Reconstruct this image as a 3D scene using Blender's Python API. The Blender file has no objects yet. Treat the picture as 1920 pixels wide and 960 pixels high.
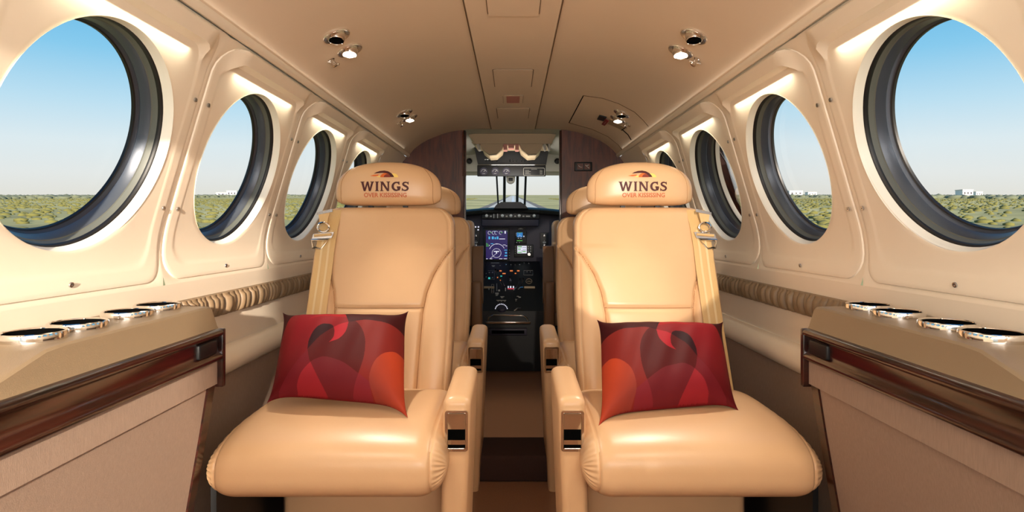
import bpy, bmesh, math, random
import numpy as np
from mathutils import Vector, Matrix
from mathutils.bvhtree import BVHTree
random.seed(7)
PI = math.pi
# ------------------------------------------------------------------ camera, world, light, exposure
EYE = 0.9          # eye height above the cabin floor
F = 1100.0         # focal length in pixels of a 1920 wide frame
VX, VY = 962.0, 431.0
TILT = 66 / 1100.0  # the aircraft stands nose down against the horizon
sc = bpy.context.scene
C = sc.collection
cd = bpy.data.cameras.new('camera'); cam = bpy.data.objects.new('camera', cd); C.objects.link(cam)
cam.location = (0, 0, EYE); cam.rotation_euler = (PI/2, 0, 0)
cd.sensor_width = 36; cd.lens = 36*F/1920; cd.shift_x = -(VX-960)/1920; cd.shift_y = -(480-VY)/1920
cd.clip_start = .02; cd.clip_end = 6000
sc.camera = cam
sc.view_settings.view_transform = 'Standard'; sc.view_settings.look = 'None'
sc.view_settings.gamma = 1; sc.view_settings.use_curve_mapping = False
sc.view_settings.exposure = 0.0

def lin(c):
    return tuple(((x/255)/12.92 if x/255 <= .04045 else ((x/255+.055)/1.055)**2.4) for x in c) + (1,)

w = bpy.data.worlds.new('sky'); sc.world = w; w.use_nodes = True
nt = w.node_tree; nt.nodes.clear()
tc = nt.nodes.new('ShaderNodeTexCoord'); dp = nt.nodes.new('ShaderNodeVectorMath'); dp.operation = 'DOT_PRODUCT'
nv = Vector((0, -TILT, 1)).normalized(); dp.inputs[1].default_value = nv
nt.links.new(tc.outputs['Generated'], dp.inputs[0])
rp = nt.nodes.new('ShaderNodeValToRGB')
el = rp.color_ramp.elements
stops = [(0.0, (226, 226, 218)), (.03, (228, 233, 231)), (.075, (220, 235, 240)), (.13, (188, 224, 242)), (.20, (136, 203, 238)), (.27, (98, 183, 230)), (.40, (80, 165, 220)), (1, (60, 130, 200))]
el[0].position, el[0].color = stops[0][0], lin(stops[0][1]); el[1].position, el[1].color = 1, lin(stops[-1][1])
for p, c in stops[1:-1]:
    e = el.new(p); e.color = lin(c)
nt.links.new(dp.outputs['Value'], rp.inputs[0])
bg = nt.nodes.new('ShaderNodeBackground'); bg.inputs['Strength'].default_value = 1.0
nt.links.new(rp.outputs[0], bg.inputs[0])
wo = nt.nodes.new('ShaderNodeOutputWorld'); nt.links.new(bg.outputs[0], wo.inputs[0])

def lamp(name, kind, loc, energy, color=(1, 1, 1), aim=None, **kw):
    l = bpy.data.lights.new(name, kind); l.energy = energy; l.color = color
    for k, v in kw.items(): setattr(l, k, v)
    o = bpy.data.objects.new(name, l); C.objects.link(o); o.location = loc
    if aim is not None:
        o.rotation_euler = (Vector(aim)).to_track_quat('-Z', 'Y').to_euler()
    return o
SUN_DIR = (-.24, 1.10, -.20)
lamp('sun', 'SUN', (0, 0, 50), 9.5, (1, .86, .70), SUN_DIR, angle=math.radians(.8))
# added soft fill behind the photographer, brightens the cabin from the right rear
lamp('rear_fill', 'AREA', (.38, -.85, 1.26), 5.5, (1, .95, .89), (-.32, 1, -.06), shape='RECTANGLE', size=1.1, size_y=.5)
lamp('aft_ceiling_fill', 'AREA', (.1, -.45, 1.0), 18, (1, .96, .91), (0, .95, 1), shape='RECTANGLE', size=1.0, size_y=.4)  # added unseen lamp, aimed up to brighten the headliner
for sx in (-1, 1):   # added light strips, unseen behind the cornice, that brighten the headliner
    cl = lamp('headliner_fill', 'AREA', (sx*.572, 1.1, EYE+.424), .10, (1, .90, .78), (-sx*.45, 0, .9), shape='RECTANGLE', size=4.0, size_y=.008)
    cl.rotation_euler = Vector((-sx*.45, 0, .9)).to_track_quat('-Z', 'Y').to_euler()
lamp('cockpit_fill', 'AREA', (0, 3.62, EYE+.30), 1.6, (1, .95, .88), (0, .5, .5), size=.3)  # added lamp without a fixture, lifts the dark cockpit roof and cheeks
lamp('seat_patch_spot', 'SPOT', (.22, -.30, EYE+.46), 130, (1, .88, .74), (.14, 2.0, -.44), spot_size=math.radians(17), spot_blend=.12, shadow_soft_size=.01)  # added unseen spot, throws a round patch onto the right seat back

# ------------------------------------------------------------------ helpers
def P(px, py, Y):
    return Vector(((px-VX)/F*Y, Y, EYE+(VY-py)/F*Y))

def mat(name, col, rough=.5, metal=0, bump=0, bscale=400, vary=0, vscale=5, coat=0, emit=None, estr=0, spec=.5, sheen=0, stretch=None):
    m = bpy.data.materials.new(name); m.use_nodes = True
    t = m.node_tree; b = t.nodes['Principled BSDF']
    c = lin(col)
    b.inputs['Base Color'].default_value = c
    b.inputs['Roughness'].default_value = rough; b.inputs['Metallic'].default_value = metal
    b.inputs['Specular IOR Level'].default_value = spec
    b.inputs['Coat Weight'].default_value = coat; b.inputs['Coat Roughness'].default_value = .06
    b.inputs['Sheen Weight'].default_value = sheen
    if emit:
        b.inputs['Emission Color'].default_value = lin(emit); b.inputs['Emission Strength'].default_value = estr
    cc = t.nodes.new('ShaderNodeTexCoord')
    src = cc.outputs['Object']
    if stretch:
        mp = t.nodes.new('ShaderNodeMapping'); mp.inputs['Scale'].default_value = stretch
        t.links.new(src, mp.inputs[0]); src = mp.outputs[0]
    if vary:
        n = t.nodes.new('ShaderNodeTexNoise'); n.inputs['Scale'].default_value = vscale; n.inputs['Detail'].default_value = 4
        t.links.new(src, n.inputs['Vector'])
        mx = t.nodes.new('ShaderNodeMix'); mx.data_type = 'RGBA'
        mx.inputs[6].default_value = tuple(x*(1-vary) for x in c[:3])+(1,)
        mx.inputs[7].default_value = tuple(min(1, x*(1+vary)) for x in c[:3])+(1,)
        t.links.new(n.outputs[0], mx.inputs[0]); t.links.new(mx.outputs[2], b.inputs['Base Color'])
    if bump:
        n = t.nodes.new('ShaderNodeTexNoise'); n.inputs['Scale'].default_value = bscale; n.inputs['Detail'].default_value = 3
        t.links.new(src, n.inputs['Vector'])
        bp = t.nodes.new('ShaderNodeBump'); bp.inputs['Strength'].default_value = bump; bp.inputs['Distance'].default_value = .001
        t.links.new(n.outputs[0], bp.inputs['Height']); t.links.new(bp.outputs[0], b.inputs['Normal'])
    return m

def wood_mat(name, dark, light, scale=(3, 1.2, 14), rough=.28, coat=.55):
    m = mat(name, dark, rough, coat=coat); t = m.node_tree; b = t.nodes['Principled BSDF']
    cc = t.nodes.new('ShaderNodeTexCoord'); mp = t.nodes.new('ShaderNodeMapping'); mp.inputs['Scale'].default_value = scale
    t.links.new(cc.outputs['Object'], mp.inputs[0])
    n = t.nodes.new('ShaderNodeTexNoise'); n.inputs['Scale'].default_value = 4; n.inputs['Detail'].default_value = 8; n.inputs['Distortion'].default_value = 1.2
    t.links.new(mp.outputs[0], n.inputs['Vector'])
    r = t.nodes.new('ShaderNodeValToRGB'); r.color_ramp.elements[0].position = .3; r.color_ramp.elements[0].color = lin(dark)
    r.color_ramp.elements[1].position = .72; r.color_ramp.elements[1].color = lin(light)
    t.links.new(n.outputs[0], r.inputs[0]); t.links.new(r.outputs[0], b.inputs['Base Color'])
    return m

def glass_mat():
    m = bpy.data.materials.new('window_glass'); m.use_nodes = True; t = m.node_tree; t.nodes.clear()
    a = t.nodes.new('ShaderNodeBsdfTransparent'); g = t.nodes.new('ShaderNodeBsdfGlossy'); g.inputs['Roughness'].default_value = .02
    fr = t.nodes.new('ShaderNodeFresnel'); fr.inputs[0].default_value = 1.07
    mx = t.nodes.new('ShaderNodeMixShader'); o = t.nodes.new('ShaderNodeOutputMaterial')
    t.links.new(fr.outputs[0], mx.inputs[0]); t.links.new(a.outputs[0], mx.inputs[1]); t.links.new(g.outputs[0], mx.inputs[2]); t.links.new(mx.outputs[0], o.inputs[0])
    return m

def vcol_mat(name, rough=.8, sheen=.0, bump=0):
    m = mat(name, (255, 255, 255), rough, bump=bump, bscale=900, sheen=sheen); t = m.node_tree
    a = t.nodes.new('ShaderNodeAttribute'); a.attribute_name = 'print'
    t.nodes['Principled BSDF'].inputs['Specular IOR Level'].default_value = .12
    t.links.new(a.outputs['Color'], t.nodes['Principled BSDF'].inputs['Base Color'])
    return m

M = dict(
    leather=mat('tan_leather', (219, 178, 134), .33, bump=.12, bscale=500, vary=.05, vscale=9),
    leather_seam=mat('leather_seam', (170, 122, 78), .6),
    stitch=mat('pale_stitching', (226, 200, 160), .6),
    wall=mat('cream_moulding', (243, 230, 210), .42, bump=.06, bscale=260, vary=.02, vscale=14),
    ceil=mat('beige_headliner', (228, 208, 184), .65, bump=.25, bscale=600, vary=.02, vscale=8),
    seam=mat('headliner_seam', (110, 84, 58), .7),
    reveal=mat('white_reveal', (244, 240, 226), .4),
    gasket=mat('black_rubber', (14, 13, 14), .45),
    frame=mat('grey_window_frame', (70, 77, 88), .32, metal=.3, bump=.2, bscale=900),
    frame2=mat('pale_grey_ring', (92, 95, 88), .5),
    chrome=mat('chrome', (225, 220, 214), .09, metal=1),
    bright=mat('polished_rim', (245, 238, 228), .22, metal=.9),
    steel=mat('brushed_steel', (190, 190, 192), .25, metal=1),
    taupe=mat('taupe_leather', (142, 122, 96), .42, bump=.25, bscale=700),
    pocket=mat('gathered_taupe_leather', (134, 112, 86), .48, bump=.1),
    wood=wood_mat('glossy_rosewood', (12, 4, 3), (62, 19, 9)),
    dwood=wood_mat('dark_mahogany_veneer', (62, 22, 9), (112, 50, 24), (9, 2, 1.4), .4, .25),
    fabric=mat('woven_wall_fabric', (162, 138, 120), .9, bump=.35, bscale=70, vary=.24, vscale=20, stretch=(34, 34, 2.6)),
    black=mat('black_plastic', (10, 10, 12), .5),
    hole=mat('black_interior', (4, 4, 4), 1, spec=.05),
    carpet=mat('brown_carpet', (150, 106, 74), .95, bump=1, bscale=700, vary=.25, vscale=300),
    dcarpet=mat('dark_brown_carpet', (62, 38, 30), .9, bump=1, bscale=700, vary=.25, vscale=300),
    panel=mat('dark_slate_panel', (44, 40, 56), .55),
    ltgrey=mat('pale_grey_trim', (190, 186, 176), .6),
    beige=mat('beige_plastic', (178, 156, 124), .5),
    pink=mat('rosy_plastic', (196, 130, 116), .5),
    white=mat('white_mark', (225, 225, 220), .6),
    belt=mat('gold_webbing', (214, 176, 118), .55, bump=.5, bscale=90, stretch=(9, 1, 1)),
    beltstripe=mat('pale_webbing_stripe', (224, 196, 146), .6),
    maroon=mat('maroon_lettering', (72, 10, 12), .6), rust=mat('rust_lettering', (196, 98, 58), .6),
    orange=mat('orange_print', (222, 104, 30), .6), yellow=mat('yellow_print', (246, 214, 112), .6), brown=mat('brown_print', (130, 44, 20), .6),
    red=mat('red_tag', (130, 24, 26), .5),
    darkleather=mat('dark_brown_leather', (150, 108, 70), .45, bump=.1),
    glass=glass_mat(),
    lampglow=mat('lit_reading_lamp', (255, 240, 220), .3, emit=(255, 236, 214), estr=6),
)
def glow(name, c, s=1.0): return mat(name, (0, 0, 0), .4, emit=c, estr=s)
M['scr_navy'] = glow('screen_indigo', (34, 22, 84)); M['scr_white'] = glow('screen_white', (225, 225, 240)); M['scr_cyan'] = glow('screen_cyan', (70, 170, 220))
M['scr_blue'] = glow('screen_blue', (30, 120, 190)); M['scr_green'] = glow('screen_green', (70, 160, 60)); M['led_orange'] = glow('lit_orange_legend', (235, 130, 70)); M['led_teal'] = glow('lit_teal_legend', (60, 190, 180))
M['led_red'] = glow('lit_red_legend', (235, 60, 80))

class MB:
    """collects shapes; build() links them as one mesh object"""
    def __init__(s): s.v = []; s.f = []; s.sm = []
    def add(s, vs, fs, smooth=True):
        b = len(s.v); s.v += [tuple(v) for v in vs]; s.f += [tuple(i+b for i in f) for f in fs]; s.sm += [smooth]*len(fs); return s
    def box(s, lo, hi, bev=0, mtx=None):
        lo = Vector(lo); hi = Vector(hi)
        bm = bmesh.new(); bmesh.ops.create_cube(bm, size=1)
        for v in bm.verts: v.co = Vector([(lo[i]+hi[i])/2 + v.co[i]*(hi[i]-lo[i]) for i in range(3)])
        if bev: bmesh.ops.bevel(bm, geom=bm.edges[:], offset=bev, segments=3, affect='EDGES', profile=.5)
        if mtx is not None: bmesh.ops.transform(bm, matrix=mtx, verts=bm.verts)
        s.bm(bm, bev > 0); return s
    def bm(s, bm, smooth=True):
        bm.verts.index_update(); s.add([v.co for v in bm.verts], [[v.index for v in f.verts] for f in bm.faces], smooth); bm.free(); return s
    def grid(s, G, close_u=False, close_v=False, smooth=True):
        nu = len(G); nv_ = len(G[0]); vs = [p for r in G for p in r]; fs = []
        for i in range(nu if close_u else nu-1):
            for j in range(nv_ if close_v else nv_-1):
                a = i*nv_+j; b = i*nv_+(j+1) % nv_; c = ((i+1) % nu)*nv_+(j+1) % nv_; d = ((i+1) % nu)*nv_+j
                fs.append((a, b, c, d))
        return s.add(vs, fs, smooth)
    def tube(s, pts, r, n=8, closed=False, cap=True):
        pts = [Vector(p) for p in pts]; G = []; N = len(pts); up = None
        for i, p in enumerate(pts):
            a = pts[(i-1) % N] if (closed or i > 0) else p; b = pts[(i+1) % N] if (closed or i < N-1) else p
            t = (b-a).normalized()
            if up is None: up = t.orthogonal().normalized()
            up = (up - t*up.dot(t)).normalized(); sd = t.cross(up)
            rr = r[i] if isinstance(r, (list, tuple)) else r
            G.append([p+up*math.cos(2*PI*k/n)*rr+sd*math.sin(2*PI*k/n)*rr for k in range(n)])
        s.grid(G, closed, True)
        if cap and not closed:
            s.add(G[0], [list(range(n))]); s.add(G[-1], [list(range(n))])
        return s
    def lathe(s, prof, n=32, mtx=None, capend=False):
        G = [[(mtx or Matrix()) @ Vector((r*math.cos(2*PI*k/n), r*math.sin(2*PI*k/n), h)) for k in range(n)] for r, h in prof]
        s.grid(G, False, True)
        if capend: s.add(G[-1], [list(range(n))]); 
        return s
    def prism(s, poly, fn, t0, t1, smooth=False):
        """poly in 2-D, fn(a, b, t) gives the 3-D point"""
        n = len(poly); vs = [fn(a, b, t0) for a, b in poly]+[fn(a, b, t1) for a, b in poly]
        fs = [tuple(range(n)), tuple(range(n, 2*n))]+[(i, (i+1) % n, n+(i+1) % n, n+i) for i in range(n)]
        return s.add(vs, fs, smooth)
    def build(s, name, m, parent=None, bev=0, sharp=35, recalc=True):
        me = bpy.data.meshes.new(name); me.from_pydata([tuple(v) for v in s.v], [], s.f)
        bm = bmesh.new(); bm.from_mesh(me)
        for f, k in zip(bm.faces, s.sm): f.smooth = k
        bmesh.ops.remove_doubles(bm, verts=bm.verts, dist=1e-6)
        if recalc: bmesh.ops.recalc_face_normals(bm, faces=bm.faces)
        bm.to_mesh(me); bm.free()
        try: me.set_sharp_from_angle(angle=math.radians(sharp))
        except Exception: pass
        o = bpy.data.objects.new(name, me); C.objects.link(o); me.materials.append(m)
        if parent:
            o.parent = parent
            if parent.matrix_basis != Matrix(): pass
        return o

def tag(o, label=None, cat=None, group=None, kind=None):
    if label: o['label'] = label
    if cat: o['category'] = cat
    if group: o['group'] = group
    if kind: o['kind'] = kind
    return o
def thing(name, label, cat, group=None, loc=(0, 0, 0)):
    o = bpy.data.objects.new(name, None); C.objects.link(o); o.location = loc; o.empty_display_size = .05
    return tag(o, label, cat, group)
def shift(mb, v):
    v = Vector(v); mb.v = [tuple(Vector(p)-v) for p in mb.v]; return mb
def sub(root, mb, name, m, parent=None, **k):
    """build a part given in world coordinates under a thing whose empty stands at root.location"""
    shift(mb, root.location); return mb.build(name, m, parent or root, **k)
def copy_tree(o, parent=None, skip=()):
    c = o.copy(); C.objects.link(c)
    if parent: c.parent = parent
    for ch in list(o.children):
        if ch.name.split('.')[0] not in skip: copy_tree(ch, c, skip)
    return c

# ------------------------------------------------------------------ cabin section
WP = [(.41, .592), (.388, .612), (.36, .638), (.333, .647), (.154, .70), (0, .745), (-.05, .752), (-.09, .746), (-.115, .738), (-.16, .745), (-.32, .755), (-.6, .735), (-.9, .69)]
_z = np.array([p[0] for p in WP][::-1]); _x = np.array([p[1] for p in WP][::-1])
_zz = np.linspace(-.9, .41, 600); _xx = np.interp(_zz, _z, _x)
_k = np.ones(21)/21; _xs = np.convolve(np.pad(_xx, 10, mode='edge'), _k, 'valid')
def wx(z): return float(np.interp(z, _zz, _xs))
CP = [(0, .566), (.10, .567), (.20, .566), (.30, .558), (.38, .542), (.46, .513), (.51, .487), (.55, .457), (.575, .430), (.590, .408)]
def ceil_z(x): return float(np.interp(abs(x), [p[0] for p in CP], [p[1] for p in CP]))
def smooth_profile(pts, n):
    P_ = [Vector((a, b, 0)) for a, b in pts]; out = []
    for i in range(len(P_)-1):
        p0 = P_[max(0, i-1)]; p1 = P_[i]; p2 = P_[i+1]; p3 = P_[min(len(P_)-1, i+2)]
        for k in range(n):
            t = k/n
            out.append(.5*((2*p1)+(-p0+p2)*t+(2*p0-5*p1+4*p2-p3)*t*t+(-p0+3*p1-3*p2+p3)*t**3))
    out.append(P_[-1]); return [(p.x, p.y) for p in out]
CPS = smooth_profile(CP, 5)
def ceil_at(px, py):
    """the point of the headliner seen along a ray"""
    u = (px-VX)/F; v = (VY-py)/F; best = None
    r = abs(u)/v
    for (x0, z0), (x1, z1) in zip(CPS, CPS[1:]):
        if x0/z0 <= r <= x1/z1:
            t = (r-x0/z0)/(x1/z1-x0/z0); x = x0+(x1-x0)*t; z = z0+(z1-z0)*t
            nx, nz = (z1-z0), -(x1-x0); n = Vector((nx, 0, nz)).normalized()
            if n.z > 0: n = -n
            s = 1 if u >= 0 else -1
            if s < 0: n.x = -n.x
            return Vector((s*x, z/v, EYE+z)), n
    return None, None
YB, YF = -1.0, 3.29       # rear and front of the cabin
S = {'left': -1, 'right': 1}

# ceiling
mb = MB()
ys = [YB + (YF-YB)*i/40 for i in range(41)]
full = [(-x, z) for x, z in CPS[::-1]]+CPS[1:]
mb.grid([[(x, y, EYE+z) for x, z in full] for y in ys])
ceiling = tag(mb.build('ceiling', M['ceil']), kind='structure')
# outer skin over the ceiling so that it has a thickness
mb = MB(); mb.grid([[(x*1.04, y, EYE+z+.03) for x, z in full] for y in (YB, YF)])
mb.build('outer_skin', M['ceil'], ceiling)
# centre spine panel with a shallow drop
mb = MB(); sp = [(-.123, .5665), (-.119, .5615), (-.06, .561), (.06, .561), (.119, .5615), (.123, .5665)]
mb.grid([[(x, y, EYE+z) for x, z in sp] for y in (YB, YF-.01)], smooth=False)
mb.build('spine_panel', M['ceil'], ceiling)
for s in (-1, 1):
    MB().box((s*.1235-.0008, YB, EYE+.5625), (s*.1235+.0008, YF-.01, EYE+.568)).build('panel_seam', M['seam'], ceiling)
def rrect(x0, x1, y0, y1, r, n=6):
    out = []
    for cx, cy, a in ((x1-r, y1-r, 0), (x0+r, y1-r, PI/2), (x0+r, y0+r, PI), (x1-r, y0+r, 1.5*PI)):
        out += [(cx+r*math.cos(a+PI/2*k/n), cy+r*math.sin(a+PI/2*k/n)) for k in range(n+1)]
    return out
def access_panel(x0, x1, y0, y1, r, name='access_panel', m='ceil', drop=.0034, border=.0026):
    a = MB().prism(rrect(x0, x1, y0, y1, r), lambda p, q, t: (p, q, t), EYE+.5625-drop, EYE+.5655)
    o = a.build(name, M[m], ceiling)
    b = MB().prism(rrect(x0-border, x1+border, y0-border, y1+border, r+border), lambda p, q, t: (p, q, t), EYE+.5600, EYE+.5652)
    b.build('panel_gap', M['seam'], o)
access_panel(-.064, .066, .95, 1.53, .012, drop=.006)
access_panel(-.070, .070, 2.05, 2.30, .006)
access_panel(-.042, .042, 2.44, 2.60, .008, border=.0012)
access_panel(-.028, .028, 2.455, 2.585, .004, name='sign_lens', m='pink', drop=.004)
access_panel(-.075, .075, 2.70, 2.95, .006)

# floor
mb = MB(); mb.box((-.72, YB, -.02), (.72, YF+1.4, 0)); tag(mb.build('floor', M['carpet']), kind='structure')
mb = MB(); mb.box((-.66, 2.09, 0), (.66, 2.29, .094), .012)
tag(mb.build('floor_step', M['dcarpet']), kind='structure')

# ------------------------------------------------------------------ windows with their moulded surrounds
WC = [.981+.529*i for i in range(-3, 4)]
PITCH = .529; ZC = .154; RY = .199; RZ = .1905
WN = Vector((1, 0, .30)).normalized()
def rbox_sdf(y, z, b, r):
    cy = (b[0]+b[1])/2; cz = (b[2]+b[3])/2; hy = (b[1]-b[0])/2-r; hz = (b[3]-b[2])/2-r
    qy = abs(y-cy)-hy; qz = abs(z-cz)-hz
    return math.hypot(max(qy, 0), max(qz, 0))+min(max(qy, qz), 0)-r
def ray_rbox(th, cy, b, r):
    lo, hi = 0, 1.0; c, s = math.cos(th), math.sin(th)
    for _ in range(26):
        m_ = (lo+hi)/2
        if rbox_sdf(cy+c*m_, ZC+s*m_, b, r) < 0: lo = m_
        else: hi = m_
    return lo
NA = 144
def make_window(side, yc, no):
    s = S[side]
    root = bpy.data.objects.new('window_%d' % no, None); C.objects.link(root); root.location = (s*.70, yc, EYE+ZC)
    root['kind'] = 'structure'
    bay = (yc-PITCH/2, yc+PITCH/2, -.118, .409)
    def ins(d): return (bay[0]+d, bay[1]-d, bay[2]+d, bay[3]-d*.9)
    rings = []
    ths = [2*PI*(k+.5)/NA for k in range(NA)]
    def circ(f=1.0, off=0): return [(yc+RY*f*math.cos(t), ZC+RZ*f*math.sin(t), off) for t in ths]
    def cont(d, r, offf):
        out = []
        for t in ths:
            q = ray_rbox(t, yc, ins(d), r); y, z = yc+q*math.cos(t), ZC+q*math.sin(t); out.append((y, z, offf(y, z)))
        return out
    def lipw(y, z):
        return 1.0 if (z > .33 and abs(y-yc) < .2) else max(0, 1-max(0, abs(y-yc)-.2)/.02)*max(0, min(1, (z-.30)/.03))
    A0 = cont(.044, .05, lambda y, z: .002)
    A1 = cont(.041, .05, lambda y, z: .0028+.020*lipw(y, z))
    B0 = cont(.0135, .05, lambda y, z: .0026+.014*lipw(y, z)); B1 = cont(.0105, .05, lambda y, z: .0016+.012*lipw(y, z)); B2 = cont(.0092, .05, lambda y, z: -.0018); B3 = cont(.006, .048, lambda y, z: -.0002)
    D = cont(0, .0001, lambda y, z: 0)
    def lerp(a, b, k): return [tuple(p[i]+(q[i]-p[i])*k for i in range(3)) for p, q in zip(a, b)]
    R0 = circ(1, 0); R1 = circ(1.012, .001)
    rings = [circ(1.0, -.004), R0, R1]+[lerp(R1, A0, k/8) for k in range(1, 9)]+[A1]+[lerp(A1, B0, k/5) for k in range(1, 6)]+[B1, B2, B3, D]
    G = [[(s*(wx(z)-o), y, EYE+z) for y, z, o in R] for R in rings]
    sub(root, MB().grid(G, False, True), 'surround_panel', M['wall'], sharp=28)
    # tunnel rings outward
    n = Vector((s*WN.x, 0, WN.z)); up = Vector((-s*.30, 0, 1)).normalized()
    c0 = Vector((s*(.70), yc, EYE+ZC))
    def ring(r, d):
        return [c0+n*d+Vector((0, 1, 0))*r*math.cos(2*PI*k/96)+up*r*math.sin(2*PI*k/96) for k in range(96)]
    def rings_(lst): return MB().grid([ring(r, d) for r, d in lst], False, True)
    sub(root, rings_([(.2005, -.003), (.199, .0), (.197, .004), (.1955, .016), (.194, .018)]), 'white_reveal', M['reveal'])
    sub(root, rings_([(.1955, .015), (.1935, .017), (.192, .023), (.1925, .025)]), 'gasket', M['gasket'])
    sub(root, rings_([(.193, .022), (.192, .024), (.1905, .034), (.189, .0355)]), 'pale_ring', M['frame2'])
    sub(root, rings_([(.1905, .034), (.1885, .037), (.1845, .050), (.184, .054), (.186, .056), (.183, .060), (.180, .062)]), 'window_frame', M['frame'])
    sub(root, rings_([(.1805, .061), (.1785, .063), (.178, .068), (.184, .072), (.225, .072)]), 'outer_seal', M['gasket'])
    sub(root, MB().add(ring(.184, .055), [tuple(range(96))], False), 'glass_pane', M['glass'], recalc=False)
    # small screws in the surround
    for y, z in ((yc-PITCH/2+.026, .27), (yc+PITCH/2-.026, .27), (yc-PITCH/2+.026, .045), (yc+PITCH/2-.026, .045), (yc, -.092)):
        x = wx(z)-.006; m = Matrix.Translation((s*x, y, EYE+z)) @ Vector((-s, 0, -.2)).to_track_quat('Z', 'Y').to_matrix().to_4x4()
        q = sub(root, MB().lathe([(.0048, -.001), (.0046, .0012), (.003, .0016), (.0014, .0012), (.0013, .0002), (.0001, .0002)], 16, m), 'screw', M['steel'])
    # strip lamp tucked under the lip above the pane
    la = lamp('ledge_lamp', 'AREA', (s*(wx(.355)-.012), yc, EYE+.3545), .17, (1, .92, .72), (s*.45, 0, -1), shape='RECTANGLE', size=.34, size_y=.006)
    la.rotation_euler = Vector((s*.45, 0, -1)).to_track_quat('-Z', 'Y').to_euler()
    return root
no = 1
for side in ('left', 'right'):
    for yc in WC:
        make_window(side, yc, no); no += 1
y_w0, y_w1 = WC[0]-PITCH/2, WC[-1]+PITCH/2

# ------------------------------------------------------------------ lower walls
for side in ('left', 'right'):
    s = S[side]
    zs = [.409, .412]
    wall = MB()
    # cove above the windows, sill and lower leather wall
    wall.grid([[(s*wx(z), y, EYE+z) for z in np.linspace(-.31, -.118, 12)] for y in (YB, 1.0, 2.0, YF)])
    # blank wall ahead of and behind the windows
    wall.grid([[(s*wx(z), y, EYE+z) for z in np.linspace(-.118, .409, 20)] for y in (y_w1, YF)])
    wall.grid([[(s*wx(z), y, EYE+z) for z in np.linspace(-.118, .409, 20)] for y in (YB, y_w0)])
    wl = tag(wall.build('wall_'+side, M['wall']), kind='structure')
    # cornice strip at the headliner seam
    c = MB(); prof = [(.593, .4085), (.5865, .4065), (.581, .410), (.578, .417), (.5795, .4245), (.585, .4265)]
    c.grid([[(s*x, y, EYE+z) for x, z in prof] for y in (YB, YF)])
    co = tag(c.build('trim_1' if s < 0 else 'trim_2', M['wall']), kind='structure')
    MB().grid([[(s*x, y, EYE+z) for x, z in ((.578, .445), (.604, .440), (.622, .412), (.622, .394))] for y in (YB, YF+.03)], smooth=False).build('seam_backing', M['wall'], co)
    # padded arm rail
    r = MB(); prof = [(.752, -.300), (.742, -.306), (.728, -.314), (.718, -.328), (.716, -.345), (.722, -.360), (.736, -.370), (.748, -.374)]
    r.grid([[(s*x, y, EYE+z) for x, z in prof] for y in (YB, 1.0, YF)])
    r.build('arm_rail', M['wall'], wl)
    f = MB(); f.grid([[(s*(wx(z)-.004), y, EYE+z) for z in np.linspace(-.9, -.366, 12)] for y in (YB, 1.0, 2.0, YF)])
    f.build('fabric_panel', M['fabric'], wl)
    MB().box((s*(.744)-.002, YB, EYE-.3105), (s*.744+.002, YF, EYE-.3085)).build('rail_seam', M['seam'], wl)
    # gathered pocket
    pk = MB(); G = []; random.seed(11 if s < 0 else 23); y = 1.20; k = 0
    ylist = []
    while y < 2.55:
        wdt = random.uniform(.016, .036); dep = random.uniform(.7, 1.2); lean = random.uniform(-.004, .004)
        for j in range(8): ylist.append((y+wdt*j/8, abs(math.sin(PI*j/8))**.45*dep, lean))
        y += wdt
    for (yy, a, lean) in ylist:
        col = []
        for t in np.linspace(0, 1, 12):
            z = -.160-.056*t; bulge = .007*math.sin(PI*min(1, max(0, (t-.0)))) + .004
            pin = .005 if (t < .1 or t > .93) else .015
            col.append((s*(wx(z)-bulge-.006-pin*(a-.5)), yy+lean*math.sin(PI*t)*1.5, EYE+z))
        G.append(col)
    pk.grid(G)
    # elastic top edge folding back to the wall
    pk.grid([[g[0], (s*(wx(-.158)), g[0][1], EYE-.158)] for g in G]); pk.grid([[g[-1], (s*(wx(-.218)), g[-1][1], EYE-.218)] for g in G])
    tag(pk.build('map_pocket', M['pocket'], None, sharp=60), 'gathered taupe leather side pocket along the %s wall beside the seat' % side, 'pocket', 'gathered wall pockets')

# rear bulkhead behind the photographer: unseen, opening at left shaped to limit the sun
bk = MB()
def section_poly(n=24):
    pts = [(x, z) for x, z in CPS]+[(wx(z), z) for z in np.linspace(.40, -.9, 30)]
    return pts
sp_ = section_poly()
right_half = [(-.13, .566), (.0, .566)]+[p for p in sp_ if p[0] > .02]+[(-.13, -.9)]
bk.prism(right_half, lambda a, b, t: (a, t, EYE+b), YB-.03, YB)
tag(bk.build('wall_rear', M['wall']), kind='structure')

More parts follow.
